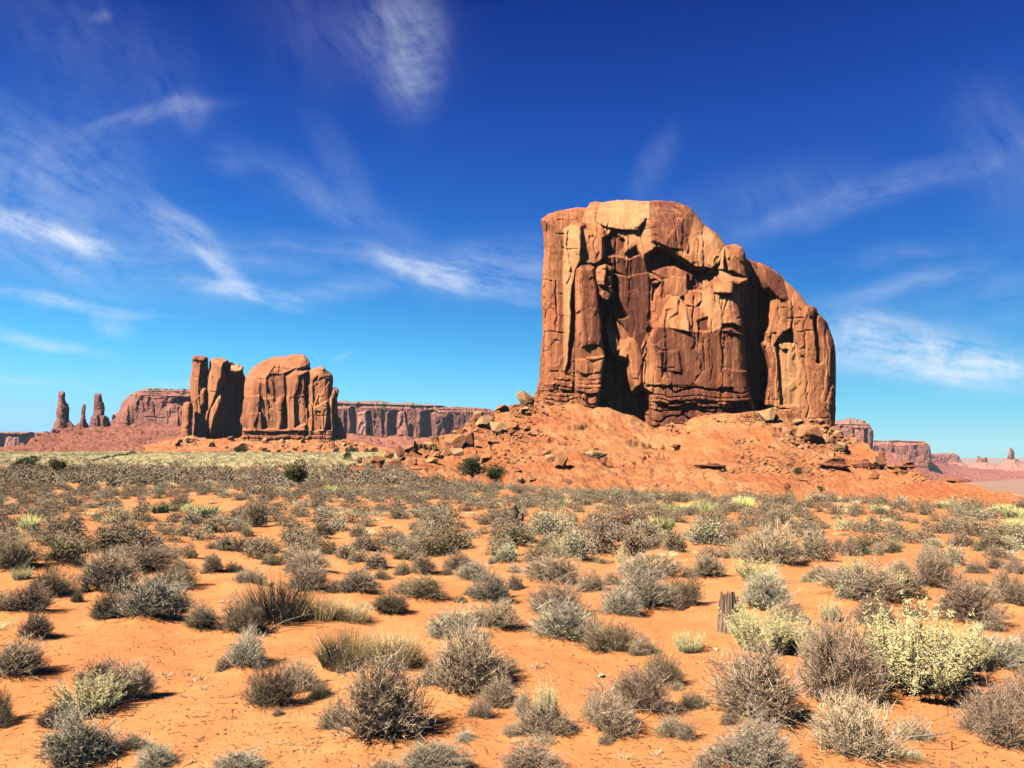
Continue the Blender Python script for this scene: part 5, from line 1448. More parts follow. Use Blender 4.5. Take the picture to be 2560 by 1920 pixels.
# ------------------------------------------------------------------ planting plan (picture px: foot x, foot y, width, height, kind[, label])
PLANTS = [
    # nearest shrubs, each described
    (968, 1855, 205, 195, 's', 'biggest grey twiggy shrub of the near foreground, left of the bottom centre'),
    (1150, 1742, 150, 150, 's', 'tall open grey shrub just right of and behind the biggest foreground shrub'),
    (1507, 1842, 140, 112, 's', 'dense grey shrub at the lower end of a three-shrub diagonal row'),
    (1598, 1792, 130, 110, 's', 'middle shrub of a three-shrub diagonal row on bare sand'),
    (1650, 1722, 108, 82, 'd', 'uppermost dark shrub of a three-shrub diagonal row on bare sand'),
    (1918, 1815, 205, 170, 's', 'large dense grey dome of twigs left of the cream saltbush thicket'),
    (2090, 1775, 170, 195, 's', 'tall brown-grey shrub between the dense grey dome and the cream saltbush thicket'),
    (2165, 1912, 180, 150, 's', 'spreading grey shrub in front of the cream saltbush thicket'),
    (2275, 1848, 92, 72, 's', 'small pinkish grey shrub at the foot of the cream saltbush thicket'),
    (1860, 1955, 215, 135, 'g', 'grey shrub with pale upright dead twigs cut by the bottom edge'),
    (2490, 1872, 150, 150, 's', 'ragged open shrub near the lower right corner'),
    (2575, 1835, 130, 135, 's', 'shrub cut by the right edge beside the ragged open shrub'),
    (2490, 1682, 115, 95, 'g', 'silvery grey shrub right of the cream saltbush thicket'),
    (2562, 1645, 60, 66, 's', 'small shrub cut by the right edge above the silvery grey shrub'),
    (225, 1918, 190, 140, 'g', 'large tangled grey-green shrub near the lower left corner'),
    (392, 1918, 98, 72, 'g', 'small silvery shrub with a long shadow right of the tangled corner shrub'),
    (338, 1882, 64, 48, 's', 'low shrub between the tangled corner shrub and the small silvery shrub'),
    (120, 1818, 95, 68, 'd', 'dark shrub behind the tangled corner shrub'),
    (5, 1818, 75, 88, 'd', 'dark shrub cut by the left edge above the bottom corner'),
    (232, 1732, 100, 72, 's', 'left one of a low joined pair of shrubs on the lower left sand'),
    (315, 1758, 102, 88, 's', 'right one of a low joined pair of shrubs on the lower left sand'),
    (45, 1712, 125, 95, 's', 'wide shrub cut by the left edge with a feathery shadow to its right'),
    (618, 1680, 96, 90, 'g', 'round silver-topped shrub standing alone on the sand'),
    (677, 1785, 125, 112, 'd', 'dark round shrub with cracked sand below it'),
    (752, 1728, 92, 80, 's', 'thin shrub just behind the dark round shrub'),
    (808, 1747, 62, 50, 'd', 'small dark shrub right of the thin shrub'),
    (838, 1824, 78, 76, 's', 'shrub touching the left side of the biggest foreground shrub'),
    (1200, 1797, 66, 64, 's', 'small brown shrub at the foot of the tall open grey shrub'),
    (1253, 1767, 84, 80, 's', 'twiggy shrub right of the tall open grey shrub'),
    (1258, 1690, 76, 58, 'd', 'small dark shrub behind the tall open grey shrub'),
    (1360, 1852, 128, 84, 's', 'shrub mixed with a cream spiky saltbush near the bottom centre'),
    (1307, 1792, 48, 68, 's', 'narrow shrub left of the cream spike near the bottom centre'),
    (1682, 1837, 80, 58, 's', 'small shrub right of the three-shrub diagonal row'),
    (1732, 1774, 70, 52, 'd', 'small dark shrub between the diagonal row and the dense grey dome'),
    (1705, 1852, 54, 58, 's', 'small shrub below the small dark shrub on the open sand'),
    (1092, 1938, 150, 82, 'g', 'pale-tipped shrub cut by the bottom edge under the biggest foreground shrub'),
    (1320, 1950, 155, 82, 's', 'shrub cut by the bottom edge at bottom centre'),
    (965, 1940, 85, 55, 's', 'half-hidden shrub cut by the bottom edge, left of the pale-tipped one'),
    (600, 1932, 115, 62, 'g', 'sparse dry pale shrub cut by the bottom edge'),
    (1150, 1852, 54, 36, 'g', 'tiny dry shrub right of the biggest foreground shrub'),
    (1107, 1607, 135, 78, 'g', 'pale grey-tipped shrub in the middle of the sand'),
    (1233, 1584, 110, 70, 's', 'spreading grey shrub right of the pale grey-tipped shrub'),
    (1370, 1552, 145, 86, 's', 'broad grey-brown shrub at the back of the central clump'),
    (1400, 1612, 135, 98, 'g', 'large pale olive shrub in front of the central clump'),
    (1520, 1650, 128, 92, 'd', 'dark shrub ending the central clump on the right, with a strong shadow'),
    (376, 1577, 172, 110, 'g', 'broad pale straw-grey shrub on the left middle sand'),
    (262, 1569, 80, 78, 'd', 'dark shrub with a bare trunk, touching the broad pale straw-grey shrub'),
    (512, 1580, 84, 60, 'd', 'brown shrub right of the broad pale straw-grey shrub'),
    (602, 1602, 102, 84, 'd', 'dark upright shrub left of the tall tan grass'),
    (87, 1607, 84, 66, 's', 'thin shrub near the left edge with a long dark shadow'),
    (72, 1544, 118, 72, 's', 'grey shrub near the left edge in front of an arched shrub'),
    (120, 1502, 114, 66, 'd', 'arched dark shrub with a gap under its branches'),
    (185, 1508, 32, 34, 'd', 'small dark clump at the right end of the arched shrub'),
    (5, 1532, 56, 54, 's', 'shrub cut by the left edge level with the arched shrub'),
    (252, 1488, 122, 92, 's', 'round grey shrub standing alone behind the broad straw-grey shrub'),
    (443, 1480, 98, 58, 'd', 'compact dark shrub alone on pale sand with a sharp shadow'),
    (55, 1434, 118, 80, 'd', 'blackish shrub in heavy shade at the left edge'),
    (162, 1422, 88, 62, 'd', 'left of two dark green-brown shrubs near the left edge'),
    (255, 1398, 112, 56, 'd', 'right of two dark green-brown shrubs near the left edge'),
    (1050, 1509, 124, 58, 'd', 'dark low shrub with a forked white dead branch on top'),
    (968, 1540, 96, 55, 'd', 'olive shrub with a shadow, in front of the dark low shrub'),
    (1222, 1513, 102, 74, 'g', 'silvery upright shrub right of the dark low shrub'),
    (1378, 1469, 144, 66, 's', 'long purplish-grey shrub left of the middle of the right half'),
    (1612, 1532, 120, 90, 'g', 'pale straw and grey shrub in the right middle'),
    (1548, 1554, 96, 72, 'g', 'grey shrub in front of and left of the pale straw and grey shrub'),
    (1712, 1519, 84, 70, 'd', 'dark shrub ending the row left of the weathered stump'),
    (1625, 1460, 156, 64, 's', 'wide purplish-grey shrub behind the pale straw and grey shrub'),
    (1905, 1532, 126, 84, 'g', 'grey shrub right behind the weathered stump'),
    (1968, 1562, 80, 50, 's', 'brown shrub right of the one behind the weathered stump'),
    (2160, 1508, 186, 90, 's', 'wide shrub with cream saltbush spikes growing through it'),
    (2425, 1577, 156, 110, 's', 'large brown-grey shrub above the cream saltbush thicket'),
    (2520, 1520, 78, 84, 's', 'tall shrub near the right edge with a dark foot'),
    (2460, 1502, 54, 54, 'd', 'narrow dark shrub between the two large shrubs near the right edge'),
    (2552, 1524, 46, 54, 'd', 'dark shrub cut by the right edge above the lower saltbush'),
    (2190, 1574, 100, 72, 's', 'brown shrub left behind the cream saltbush thicket'),
    (2290, 1547, 56, 40, 'd', 'small dark shrub behind the tips of the cream saltbush thicket'),
    (2325, 1486, 106, 84, 's', 'tall grey-brown shrub alone on sand, right of the shrub with cream spikes'),
    (1935, 1426, 130, 92, 's', 'large tan and grey shrub mound behind the pale saltbush, right of centre'),
    # farther shrubs on the sand
    (383, 1434, 114, 54, 's'), (420, 1402, 68, 38, 's'), (475, 1404, 48, 40, 's'), (532, 1436, 64, 44, 's'), (585, 1434, 46, 30, 'd'), (357, 1368, 82, 42, 'd'), (293, 1354, 82, 50, 's'), (560, 1390, 60, 44, 's'),
    (605, 1394, 58, 42, 's'), (650, 1400, 80, 46, 's'), (130, 1344, 46, 37, 's'), (172, 1332, 50, 28, 'd'), (460, 1348, 58, 30, 's'), (465, 1322, 58, 32, 's'), (537, 1337, 68, 38, 's'), (590, 1304, 44, 32, 's'),
    (597, 1337, 48, 32, 'g'), (622, 1345, 36, 22, 's'), (243, 1305, 42, 28, 's'), (672, 1412, 34, 26, 's'), (738, 1363, 74, 32, 's'), (794, 1352, 64, 44, 's'), (712, 1324, 60, 30, 's'), (643, 1326, 48, 58, 's'),
    (12, 1374, 54, 34, 's'), (752, 1418, 90, 34, 's'), (784, 1442, 120, 48, 's'), (852, 1406, 66, 36, 's'), (903, 1387, 66, 38, 's'), (897, 1347, 48, 32, 's'), (975, 1374, 68, 34, 's'), (1032, 1396, 54, 48, 's'),
    (1043, 1355, 56, 28, 's'), (1090, 1334, 82, 45, 's'), (903, 1414, 48, 28, 's'), (955, 1430, 76, 42, 's'), (1003, 1404, 54, 30, 's'), (1010, 1441, 48, 37, 'd'), (1055, 1442, 66, 48, 's'), (1138, 1434, 76, 50, 's'),
    (1115, 1439, 33, 22, 's'), (1182, 1456, 76, 44, 'g'), (902, 1469, 86, 40, 's'), (848, 1487, 48, 34, 's'), (895, 1494, 80, 48, 's'), (955, 1452, 44, 32, 's'), (625, 1464, 62, 40, 's'), (775, 1492, 100, 66, 's'),
    (1372, 1352, 94, 58, 'g'), (1420, 1320, 48, 40, 's'), (1288, 1377, 104, 48, 'd'), (1270, 1412, 66, 42, 'g'), (1285, 1434, 42, 28, 's'), (1335, 1416, 72, 44, 's'), (1440, 1414, 90, 72, 'g'), (1500, 1402, 104, 78, 's'),
    (1570, 1406, 90, 64, 's'), (1575, 1337, 110, 58, 's'), (1508, 1322, 58, 32, 's'), (1620, 1362, 84, 48, 's'), (1674, 1387, 68, 50, 's'), (1768, 1374, 80, 62, 'g'), (1825, 1364, 48, 50, 's'), (1818, 1399, 32, 30, 's'),
    (1474, 1487, 72, 54, 's'), (1532, 1465, 45, 34, 's'), (1770, 1450, 90, 54, 's'), (1718, 1452, 38, 27, 's'), (1258, 1505, 42, 62, 'g'), (1283, 1477, 44, 42, 's'), (2040, 1417, 95, 70, 's'), (1942, 1312, 64, 38, 's'),
    (2157, 1392, 50, 38, 'd'), (2200, 1393, 25, 36, 's'), (2233, 1384, 38, 28, 'd'), (2094, 1383, 39, 32, 's'), (2122, 1378, 44, 30, 's'), (2250, 1448, 58, 42, 's'), (2340, 1427, 74, 45, 's'), (2392, 1422, 54, 48, 'g'),
    (2437, 1435, 48, 34, 's'), (2497, 1404, 64, 32, 's'), (2502, 1428, 56, 28, 's'), (2058, 1457, 62, 38, 's'), (855, 1687, 44, 32, 's'), (1890, 1420, 70, 50, 's'), (2540, 1440, 50, 36, 's'), (1180, 1490, 40, 26, 's'),
    # tan grass
    (690, 1574, 140, 124, 't', 'tallest tan dry grass clump, left of the middle'), (812, 1560, 84, 66, 't', 'tan dry grass clump right of the tallest one'), (880, 1562, 76, 48, 't', 'thin light tan grass patch beside the olive shrub'),
    (862, 1682, 112, 106, 't', 'tan grass mixed with grey twigs behind the biggest foreground shrub'), (985, 1677, 120, 98, 't', 'tan upright grass clump above the biggest foreground shrub'), (1935, 1415, 80, 84, 't', 'tan grass growing out of the large shrub mound right of centre'),
    (1390, 1340, 60, 60, 't', 'tan grassy clump right of the burnt snag'),
    # straw grass
    (1862, 1404, 66, 56, 'w', 'straw-coloured grass left of the large tan shrub mound'), (1415, 1405, 60, 50, 'w', 'straw-coloured grass at the left end of a wide shrub mound'), (1640, 1528, 70, 60, 'w', 'straw grass in the pale straw and grey shrub'),
    (370, 1566, 70, 70, 'w', 'straw stalks in the middle of the broad straw-grey shrub'), (1505, 1412, 32, 22, 'w', 'tiny straw tuft at the foot of a wide shrub mound'),
    # cream saltbush
    (2295, 1772, 262, 240, 'p', 'biggest cream saltbush thicket of spiky stalks, lower right'), (2425, 1692, 100, 118, 'p', 'thin cream saltbush at the right side of the biggest thicket'), (2375, 1730, 120, 150, 'p', 'cream saltbush filling the right half of the biggest thicket'),
    (2230, 1700, 120, 150, 'p', 'cream saltbush at the left top of the biggest thicket'), (1905, 1652, 140, 126, 'p', 'cream saltbush right in front of the weathered stump'), (1856, 1588, 70, 80, 'p', 'spiky cream saltbush touching the weathered stump'), (1985, 1640, 110, 90, 'p', 'low cream saltbush stretching right from the stump'),
    (1893, 1467, 92, 58, 'p', 'mound of cream saltbush behind the shrub by the stump'), (2145, 1502, 46, 92, 'p', 'cream spike rising through the wide shrub'), (2220, 1507, 66, 60, 'p', 'cream stalks at the right end of the wide shrub'), (2060, 1690, 90, 110, 'p', 'thin cream stalks in front of the tall brown-grey shrub'),
    (1365, 1847, 56, 136, 'p', 'lone cream spike near the bottom centre'), (225, 1798, 150, 78, 'p', 'sprawling dead cream brush behind the tangled corner shrub'), (1725, 1632, 66, 62, 'p', 'small cream sprig alone on the right middle sand'), (55, 1452, 42, 40, 'p', 'small cream sprig in front of the blackish shaded shrub'),
    (2075, 1560, 50, 70, 'p', 'cream sprig alone on sand left of the biggest thicket'), (1555, 1412, 30, 50, 'p', 'cream sprig at the right end of a wide shrub mound'), (1375, 1610, 30, 72, 'p', 'cream stalk at the left end of the central clump'), (1430, 1600, 40, 60, 'p', 'cream stalk in the large pale olive shrub'),
    (300, 1300, 58, 30, 'p', 'bright cream bush in the left middle distance'), (265, 1312, 25, 25, 'p', 'small cream tuft at the foot of the bright cream bush'),
    (2035, 1400, 50, 60, 'p', 'cream stalks rising behind the shrub right of the tan mound'), (2110, 1320, 46, 28, 'p', 'small cream bush in the dense belt right of centre'),
    # yellow rabbitbrush
    (402, 1284, 36, 26, 'y', 'small yellow-green brush left of the bright yellow one'), (438, 1281, 21, 22, 'y', 'narrow yellow-green tuft left of the bright yellow brush'), (469, 1278, 17, 20, 'y', 'tiny yellow-green tuft nearest the bright yellow brush'), (506, 1298, 62, 33, 'y', 'bright yellow brush on a dark shrub, left of centre'),
    (72, 1332, 33, 42, 'y', 'thin upright yellow-green stalks near the left edge'), (1648, 1337, 56, 34, 'y', 'bright yellow brush among grey shrubs right of the burnt snag'), (1675, 1280, 34, 25, 'y', 'left one of three pale yellow tufts below the debris slope'), (1715, 1282, 34, 25, 'y', 'middle one of three pale yellow tufts below the debris slope'),
    (1760, 1284, 52, 34, 'y', 'right one of three pale yellow tufts below the debris slope'), (1856, 1274, 46, 34, 'y', 'yellow-green brush right of the three pale yellow tufts'), (2038, 1249, 34, 22, 'y', 'round yellow-green tuft at the foot of the slope'), (2538, 1300, 34, 36, 'y', 'upper of two spiky yellow-green tufts at the right edge'),
    (2536, 1326, 32, 28, 'y', 'lower of two spiky yellow-green tufts at the right edge'), (2505, 1282, 34, 24, 'y', 'pale yellow tuft left of the two spiky ones at the right edge'), (828, 1236, 30, 24, 'y', 'pale yellow tuft left of the rock jumble'),
]

OCC = []          # what already stands where: x, y, radius


def far_of(px):
    return float(np.interp(px, [0, 900, 1000, 1080, 2600], [420, 420, 120, crest(1080) + 3, 30])) if px < 1080 else float(crest(px)) + 2


def plan_plants():
    """turn picture positions into places on the ground, and raise small sand mounds under the larger ones"""
    out = []
    for p in PLANTS:
        px, py, w, h, k = p[:5]
        x, y, z = on_ground(px, py - .10 * h, far_of(px))
        s = y / F
        W = w * s
        H = max((h - .42 * w * EYE / y) * s, (.62 if k in 'yp' else .30) * W)
        out.append((x, y, z, W, H, k, p[5] if len(p) > 5 else None))
        OCC.append((x, y, W * .5))
        if W > .3 and y < 22:
            MOUNDS.append((x, y, W * .62, min(.11, .10 * W + .02)))
    return out


ORD = 'first second third fourth fifth sixth seventh eighth ninth tenth eleventh twelfth thirteenth fourteenth fifteenth sixteenth seventeenth eighteenth nineteenth twentieth'.split()


def plant_all(plan):
    rs = random.Random(11)
    ns = 0
    grp = {'s': 'sagebrush on the desert plain', 'd': 'sagebrush on the desert plain', 'g': 'sagebrush on the desert plain', 't': 'tan grass clumps', 'w': 'straw grass clumps', 'p': 'cream saltbushes', 'y': 'yellow rabbitbrush tufts'}
    # unlabelled ones: rows read from left to right
    rows = {}
    for q in plan:
        if q[6] is None:
            py = HORIZON + (EYE - q[2]) / q[1] * F
            rows.setdefault(0 if py < 1350 else 1 if py < 1395 else 2 if py < 1430 else 3, []).append(q)
    rowname = ('back row of traced shrubs', 'row level with the shaded left shrubs', 'row just in front of the shaded shrubs', 'row behind the stump')
    names = {}
    colour = {'s': 'grey-brown', 'd': 'dark', 'g': 'silvery'}
    where = ('well beyond the burnt snag', 'level with the burnt snag', 'just nearer than the burnt snag', 'between the burnt snag and the weathered stump')
    for r, qs in rows.items():
        for kk in 'sdg':
            sub = sorted([q for q in qs if q[5] == kk], key=lambda q: q[0] / q[1])
            for i, q in enumerate(sub):
                n = len(sub)
                o = ORD[i] if i < 20 else ORD[n - 1 - i] if n - 1 - i < 20 else 'middle'
                side = 'from the left' if i < 20 else 'from the right'
                names[id(q)] = '%s shrub, %s %s of those %s' % (colour[kk], o, side, where[r])
    for q in plan:
        x, y, z, W, H, k, lab = q
        near = y < 13.5
        K = KINDS[k if near else k + 'm']
        mz = sum(mh * math.exp(-1.6 * ((x - mx) ** 2 + (y - my) ** 2) / (mr * mr)) for (mx, my, mr, mh) in MOUNDS if abs(mx - x) < 2 * mr and abs(my - y) < 2 * mr)
        K.place(x, y, z + min(mz, .14) - .02, W * ((1.06 if near else 1.0) if k in 'sdg' else 1.42 if k == 'p' else 1.3 if k == 'y' else 1.2), H * ((.98 if near else .95) if k in 'sdg' else 1.24), lab or names[id(q)], grp[k], rs)
        if k in 'sdg': ns += 1
    # little ones between the large
    rr = random.Random(23); big = [q for q in plan if q[5] in 'sdg' and q[1] < 17 and q[3] > .3]
    for i in range(120):
        q = rr.choice(big); a = rr.uniform(0, 6.283); d = q[3] * rr.uniform(.42, .8)
        x, y = q[0] + math.cos(a) * d, q[1] + math.sin(a) * d * .8
        w = q[3] * rr.uniform(.2, .48)
        if i % 4 == 3:
            kk = 'w' if i % 8 == 3 else 't'
            KINDS[kk].place(x, y, float(G(np.array([x]), np.array([y]), True)[0]) - .015, w * .8, w * .7, 'one of the small %s wisps of dry grass at the edges of foreground shrubs' % ('straw-coloured' if kk == 'w' else 'tan'), 'small %s grass wisps among the shrubs' % ('straw' if kk == 'w' else 'tan'), rs)
            continue
        KINDS['s' if y < 9 else rr.choice(('sm', 'dm', 'gm'))].place(x, y, float(G(np.array([x]), np.array([y]), True)[0]) - .015, w, w * rr.uniform(.5, .8), 'one of the small straggling shrubs growing at the edges of larger foreground shrubs', 'small straggling shrubs between the larger ones', rs)
        ns += 1
    # the dense belt behind: the nearest as things, the rest as one cover
    r = np.random.RandomState(3)
    cand = []
    occ = list(OCC)
    cells = {}
    def cell(x, y): return (int(x // 2), int(y // 2))
    for (x, y, q) in occ: cells.setdefault(cell(x, y), []).append((x, y, q))
    NT = 24000
    ya = np.sqrt(r.uniform(5.5 ** 2, 118 ** 2, NT)); pxa = r.uniform(-160, 2720, NT)
    xa = (pxa - 1280) / F * ya; za = G(xa, ya); na_ = fbm(xa * .16, ya * .16, seed=61, octv=3); pya = HORIZON + (EYE - za) / ya * F
    lim = np.array([far_of(q) for q in np.arange(-200, 2800, 4)]); lima = np.interp(pxa, np.arange(-200, 2800, 4), lim)
    keep = (ya < lima + 1.5) & ~((pxa > 0) & (pxa < 2560) & (pya > 1392)) & (r.uniform(size=NT) < .88 + .8 * na_) & (r.uniform(size=NT) > np.exp(-(((pxa - 690) / 190) ** 2 + ((ya - 105) / 24) ** 2)))
    for x, y, z, px in zip(xa[keep], ya[keep], za[keep], pxa[keep]):
        W = (.34 + .46 * r.uniform() ** 1.4) * float(np.interp(y, [15, 30, 60, 100], [1.0, 1.05, 1.25, 1.5]))
        c = cell(x, y); ok = True
        for i in (-1, 0, 1):
            for j in (-1, 0, 1):
                for (ox, oy, oq) in cells.get((c[0] + i, c[1] + j), ()):
                    if (ox - x) ** 2 + (oy - y) ** 2 < ((oq + W * .5) * .80) ** 2: ok = False
        if not ok: continue
        cells.setdefault(c, []).append((x, y, W * .5))
        u = r.uniform()
        straw = .12 if px > 1000 else float(np.interp(y, [0, 35, 60, 118], [.10, .16, .42, .66]))
        k = 'w' if u < straw else 'y' if u < straw + .006 else 't' if u < straw + .02 else 's' if r.uniform() < .75 else 'd' if r.uniform() < .5 else 'g'
        cand.append((x, y, z, W, W * r.uniform(.40, .55), k, px))
    cand.sort(key=lambda q: q[1])
    rest = []
    nw = 0
    for q in cand:
        x, y, z, W, H, k, px = q
        seen = -40 < px < 2600
        if k in 'sdg' and seen and ns < 300:
            ns += 1
            KINDS[k + 'm'].place(x, y, z - .02, W, H, 'one of the many small grey shrubs in the dense belt below the debris slope', 'sagebrush in the dense belt', rs)
        elif k == 'w' and seen and nw < 90:
            nw += 1
            KINDS['wm'].place(x, y, z - .02, W * .9, H * .72, 'one of the many pale straw tufts scattered among the distant shrubs', 'straw tufts among the distant shrubs', rs)
        elif k == 'y' and seen:
            KINDS['ym'].place(x, y, z - .02, W * .8, H, 'one of the few small yellow-green tufts dotted among distant grey shrubs', 'small yellow tufts among the distant shrubs', rs)
        elif k == 't' and seen:
            KINDS['tm'].place(x, y, z - .02, W, H, 'one of the few tan grass clumps dotted among distant grey shrubs', 'tan clumps among the distant shrubs', rs)
        else:
            rest.append(q)
    cover(rest)


def low_bush(seed, n=20, nl=190, sz=.10):
    tw, lv = sage_arrays(seed, n, n, nl // 6, .009, .008, sz, 1, nl, .45)
    V = np.concatenate([tw[0], lv[0]]); k = len(tw[0])
    return V, np.concatenate([tw[1], lv[1] + k]), tw[2], np.concatenate([tw[3], lv[2]])


def merge(name, items, protos, mat, label, kind_, fine=None):
    """one uncounted mass: many copies of a few prototypes"""
    rs = np.random.RandomState(len(items))
    Vs, Qs, Ts, tn, k = [], [], [], [], 0
    for (x, y, z, w, h) in items:
        V, Q, T, t = (protos if fine is None or y > 48 else fine)[rs.randint(len(protos))]
        a = rs.uniform(0, 6.283); c, s = math.cos(a), math.sin(a)
        Vs.append(np.stack([(V[:, 0] * c - V[:, 1] * s) * w + x, (V[:, 0] * s + V[:, 1] * c) * w + y, V[:, 2] * h + z], 1))
        Qs.append(Q + k); Ts.append(T + k); tn.append(np.clip(t * .7 + rs.uniform(0, .35), 0, 1)); k += len(V)
    if not items: return
    o = mesh_np(name, np.concatenate(Vs), [np.concatenate(Qs), np.concatenate(Ts)], M[mat], False, {'tone': np.concatenate(tn)})
    tag(o, label, kind_, kind='stuff')


def cover(rest):
    pb = [low_bush(3000 + i) for i in range(6)]
    pf = [low_bush(3050 + i, 70, 700, .052) for i in range(6)]
    pw = [blades_arrays(3100 + i, 34, .42, 1.0, .016, 1, .45) for i in range(4)]
    for key, mat, nm, lab in (('s', 'sage_far', 'sagebrush_cover', 'mass of small grey-brown shrubs filling the distant plain'), ('d', 'dark_twig', 'sagebrush_cover', 'mass of small dark shrubs filling the distant plain'), ('g', 'grey_far', 'sagebrush_cover', 'mass of small silvery shrubs filling the distant plain')):
        merge(nm, [(q[0], q[1], q[2] - .02, q[3], q[4]) for q in rest if q[5] == key], pb, mat, lab, 'shrub cover', pf)
    merge('grass_cover', [(q[0], q[1], q[2] - .02, q[3], q[4]) for q in rest if q[5] in 'wty'], pw, 'straw', 'mass of pale straw grass tufts filling the distant plain', 'grass cover')
    # the pale field below the twin tower butte
    r = np.random.RandomState(8)
    it, dk = [], []
    for i in range(9000):
        y = math.sqrt(r.uniform(100 ** 2, 425 ** 2)); px = r.uniform(-80, 1060)
        x = (px - 1280) / F * y
        if px > 900 and y > 300 + r.uniform(0, 100): continue
        bank = math.exp(-(((px - 690) / 190) ** 2 + ((y - 108) / 24) ** 2))
        if r.uniform() < bank * 1.3: continue
        n = float(fbm(np.array([x * .03]), np.array([y * .03]), seed=71, octv=3)[0])
        w = r.uniform(.7, 1.5)
        (dk if r.uniform() < .08 - .14 * n + (.16 if y < 150 else 0) else it).append((x, y, float(G(np.array([x]), np.array([y]))[0]) - .03, w * (1.0 + y / 500), w * .42))
    pl = [blades_arrays(3200 + i, 16, .45, 1.1, .034, 1, .45) for i in range(4)]
    merge('field_grass', it, pl, 'field', 'pale yellow-green grass field stretching to the twin tower butte', 'grass')
    merge('field_brush', dk, [low_bush(3300 + i, 22, 40) for i in range(3)], 'dark_twig', 'dark low brush dotted through the pale grass field', 'brush')


# ------------------------------------------------------------------ trees
_jun = {}


def juniper_arrays(seed, wide, trunk_h, nleaf):
    rs = np.random.RandomState(seed)
    lobes = [(rs.uniform(-.3, .3), rs.uniform(-.3, .3), trunk_h + (1 - trunk_h) * rs.uniform(.15, .75), rs.uniform(.16, .3)) for _ in range(9)]
    S, D, L, R = [], [], [], []
    S.append((0, 0, -.1)); D.append((.05, 0, 1)); L.append(trunk_h + .35); R.append(.05)
    for (a, b, c, q) in lobes:
        s = np.array([0, 0, trunk_h * .5]); e = np.array([a, b, c]); S.append(s); D.append(e - s); L.append(np.linalg.norm(e - s)); R.append(.022)
    S, D, L, R = np.array(S, float), unit(np.array(D, float)), np.array(L), np.array(R)
    tk = twigs(S, D, L, R, rs.normal(size=S.shape) * .06, rs.uniform(0, 1, len(L)), 2)
    per = nleaf // 9
    C, Dn = [], []
    for (a, b, c, q) in lobes:
        d = unit(rs.normal(size=(per, 3))); rr = q * rs.uniform(.35, 1.0, per) ** .5 * (1 + .5 * fbm(d[:, 0] * 2, d[:, 1] * 2, d[:, 2] * 2 + a * 9, seed=seed, octv=2))
        C.append(d * rr[:, None] * np.array([1, 1, .8]) + np.array([a, b, c])); Dn.append(unit(d + rs.normal(size=(per, 3)) * .6 + [0, 0, .4]))
    C, Dn = np.concatenate(C), np.concatenate(Dn)
    C[:, 2] = np.clip(C[:, 2], .04, 1.05)
    lv = leaves(C, Dn, rs.uniform(.05, .10, len(C)), rs.uniform(.02, .045, len(C)), rs.uniform(0, 1, len(C)), rs)
    return tk, lv


def juniper(px, py, w, h, place, seed, trunk_h, label, nleaf=3600, group=None, name='juniper', cat='juniper'):
    x, y, z = place; s = y / F
    key = (seed, trunk_h, nleaf)
    if key not in _jun:
        tk, lv = juniper_arrays(seed, 1, trunk_h, nleaf)
        _jun[key] = (to_mesh('trunk', 'juniper_trunk', tk[0], [tk[1], tk[2]], tk[3]), to_mesh('crown', 'juniper', lv[0], [lv[1]], lv[2]))
    root = thing(name, (x, y, z - .05), label, cat, group)
    for nm, me in zip(('trunk', 'crown'), _jun[key]):
        o = bpy.data.objects.new(nm, me); COL.objects.link(o); o.parent = root
    root.scale = (w * s * 1.05, w * s, h * s * 1.03)
    root.rotation_euler = (0, 0, seed * 1.3)
    return root


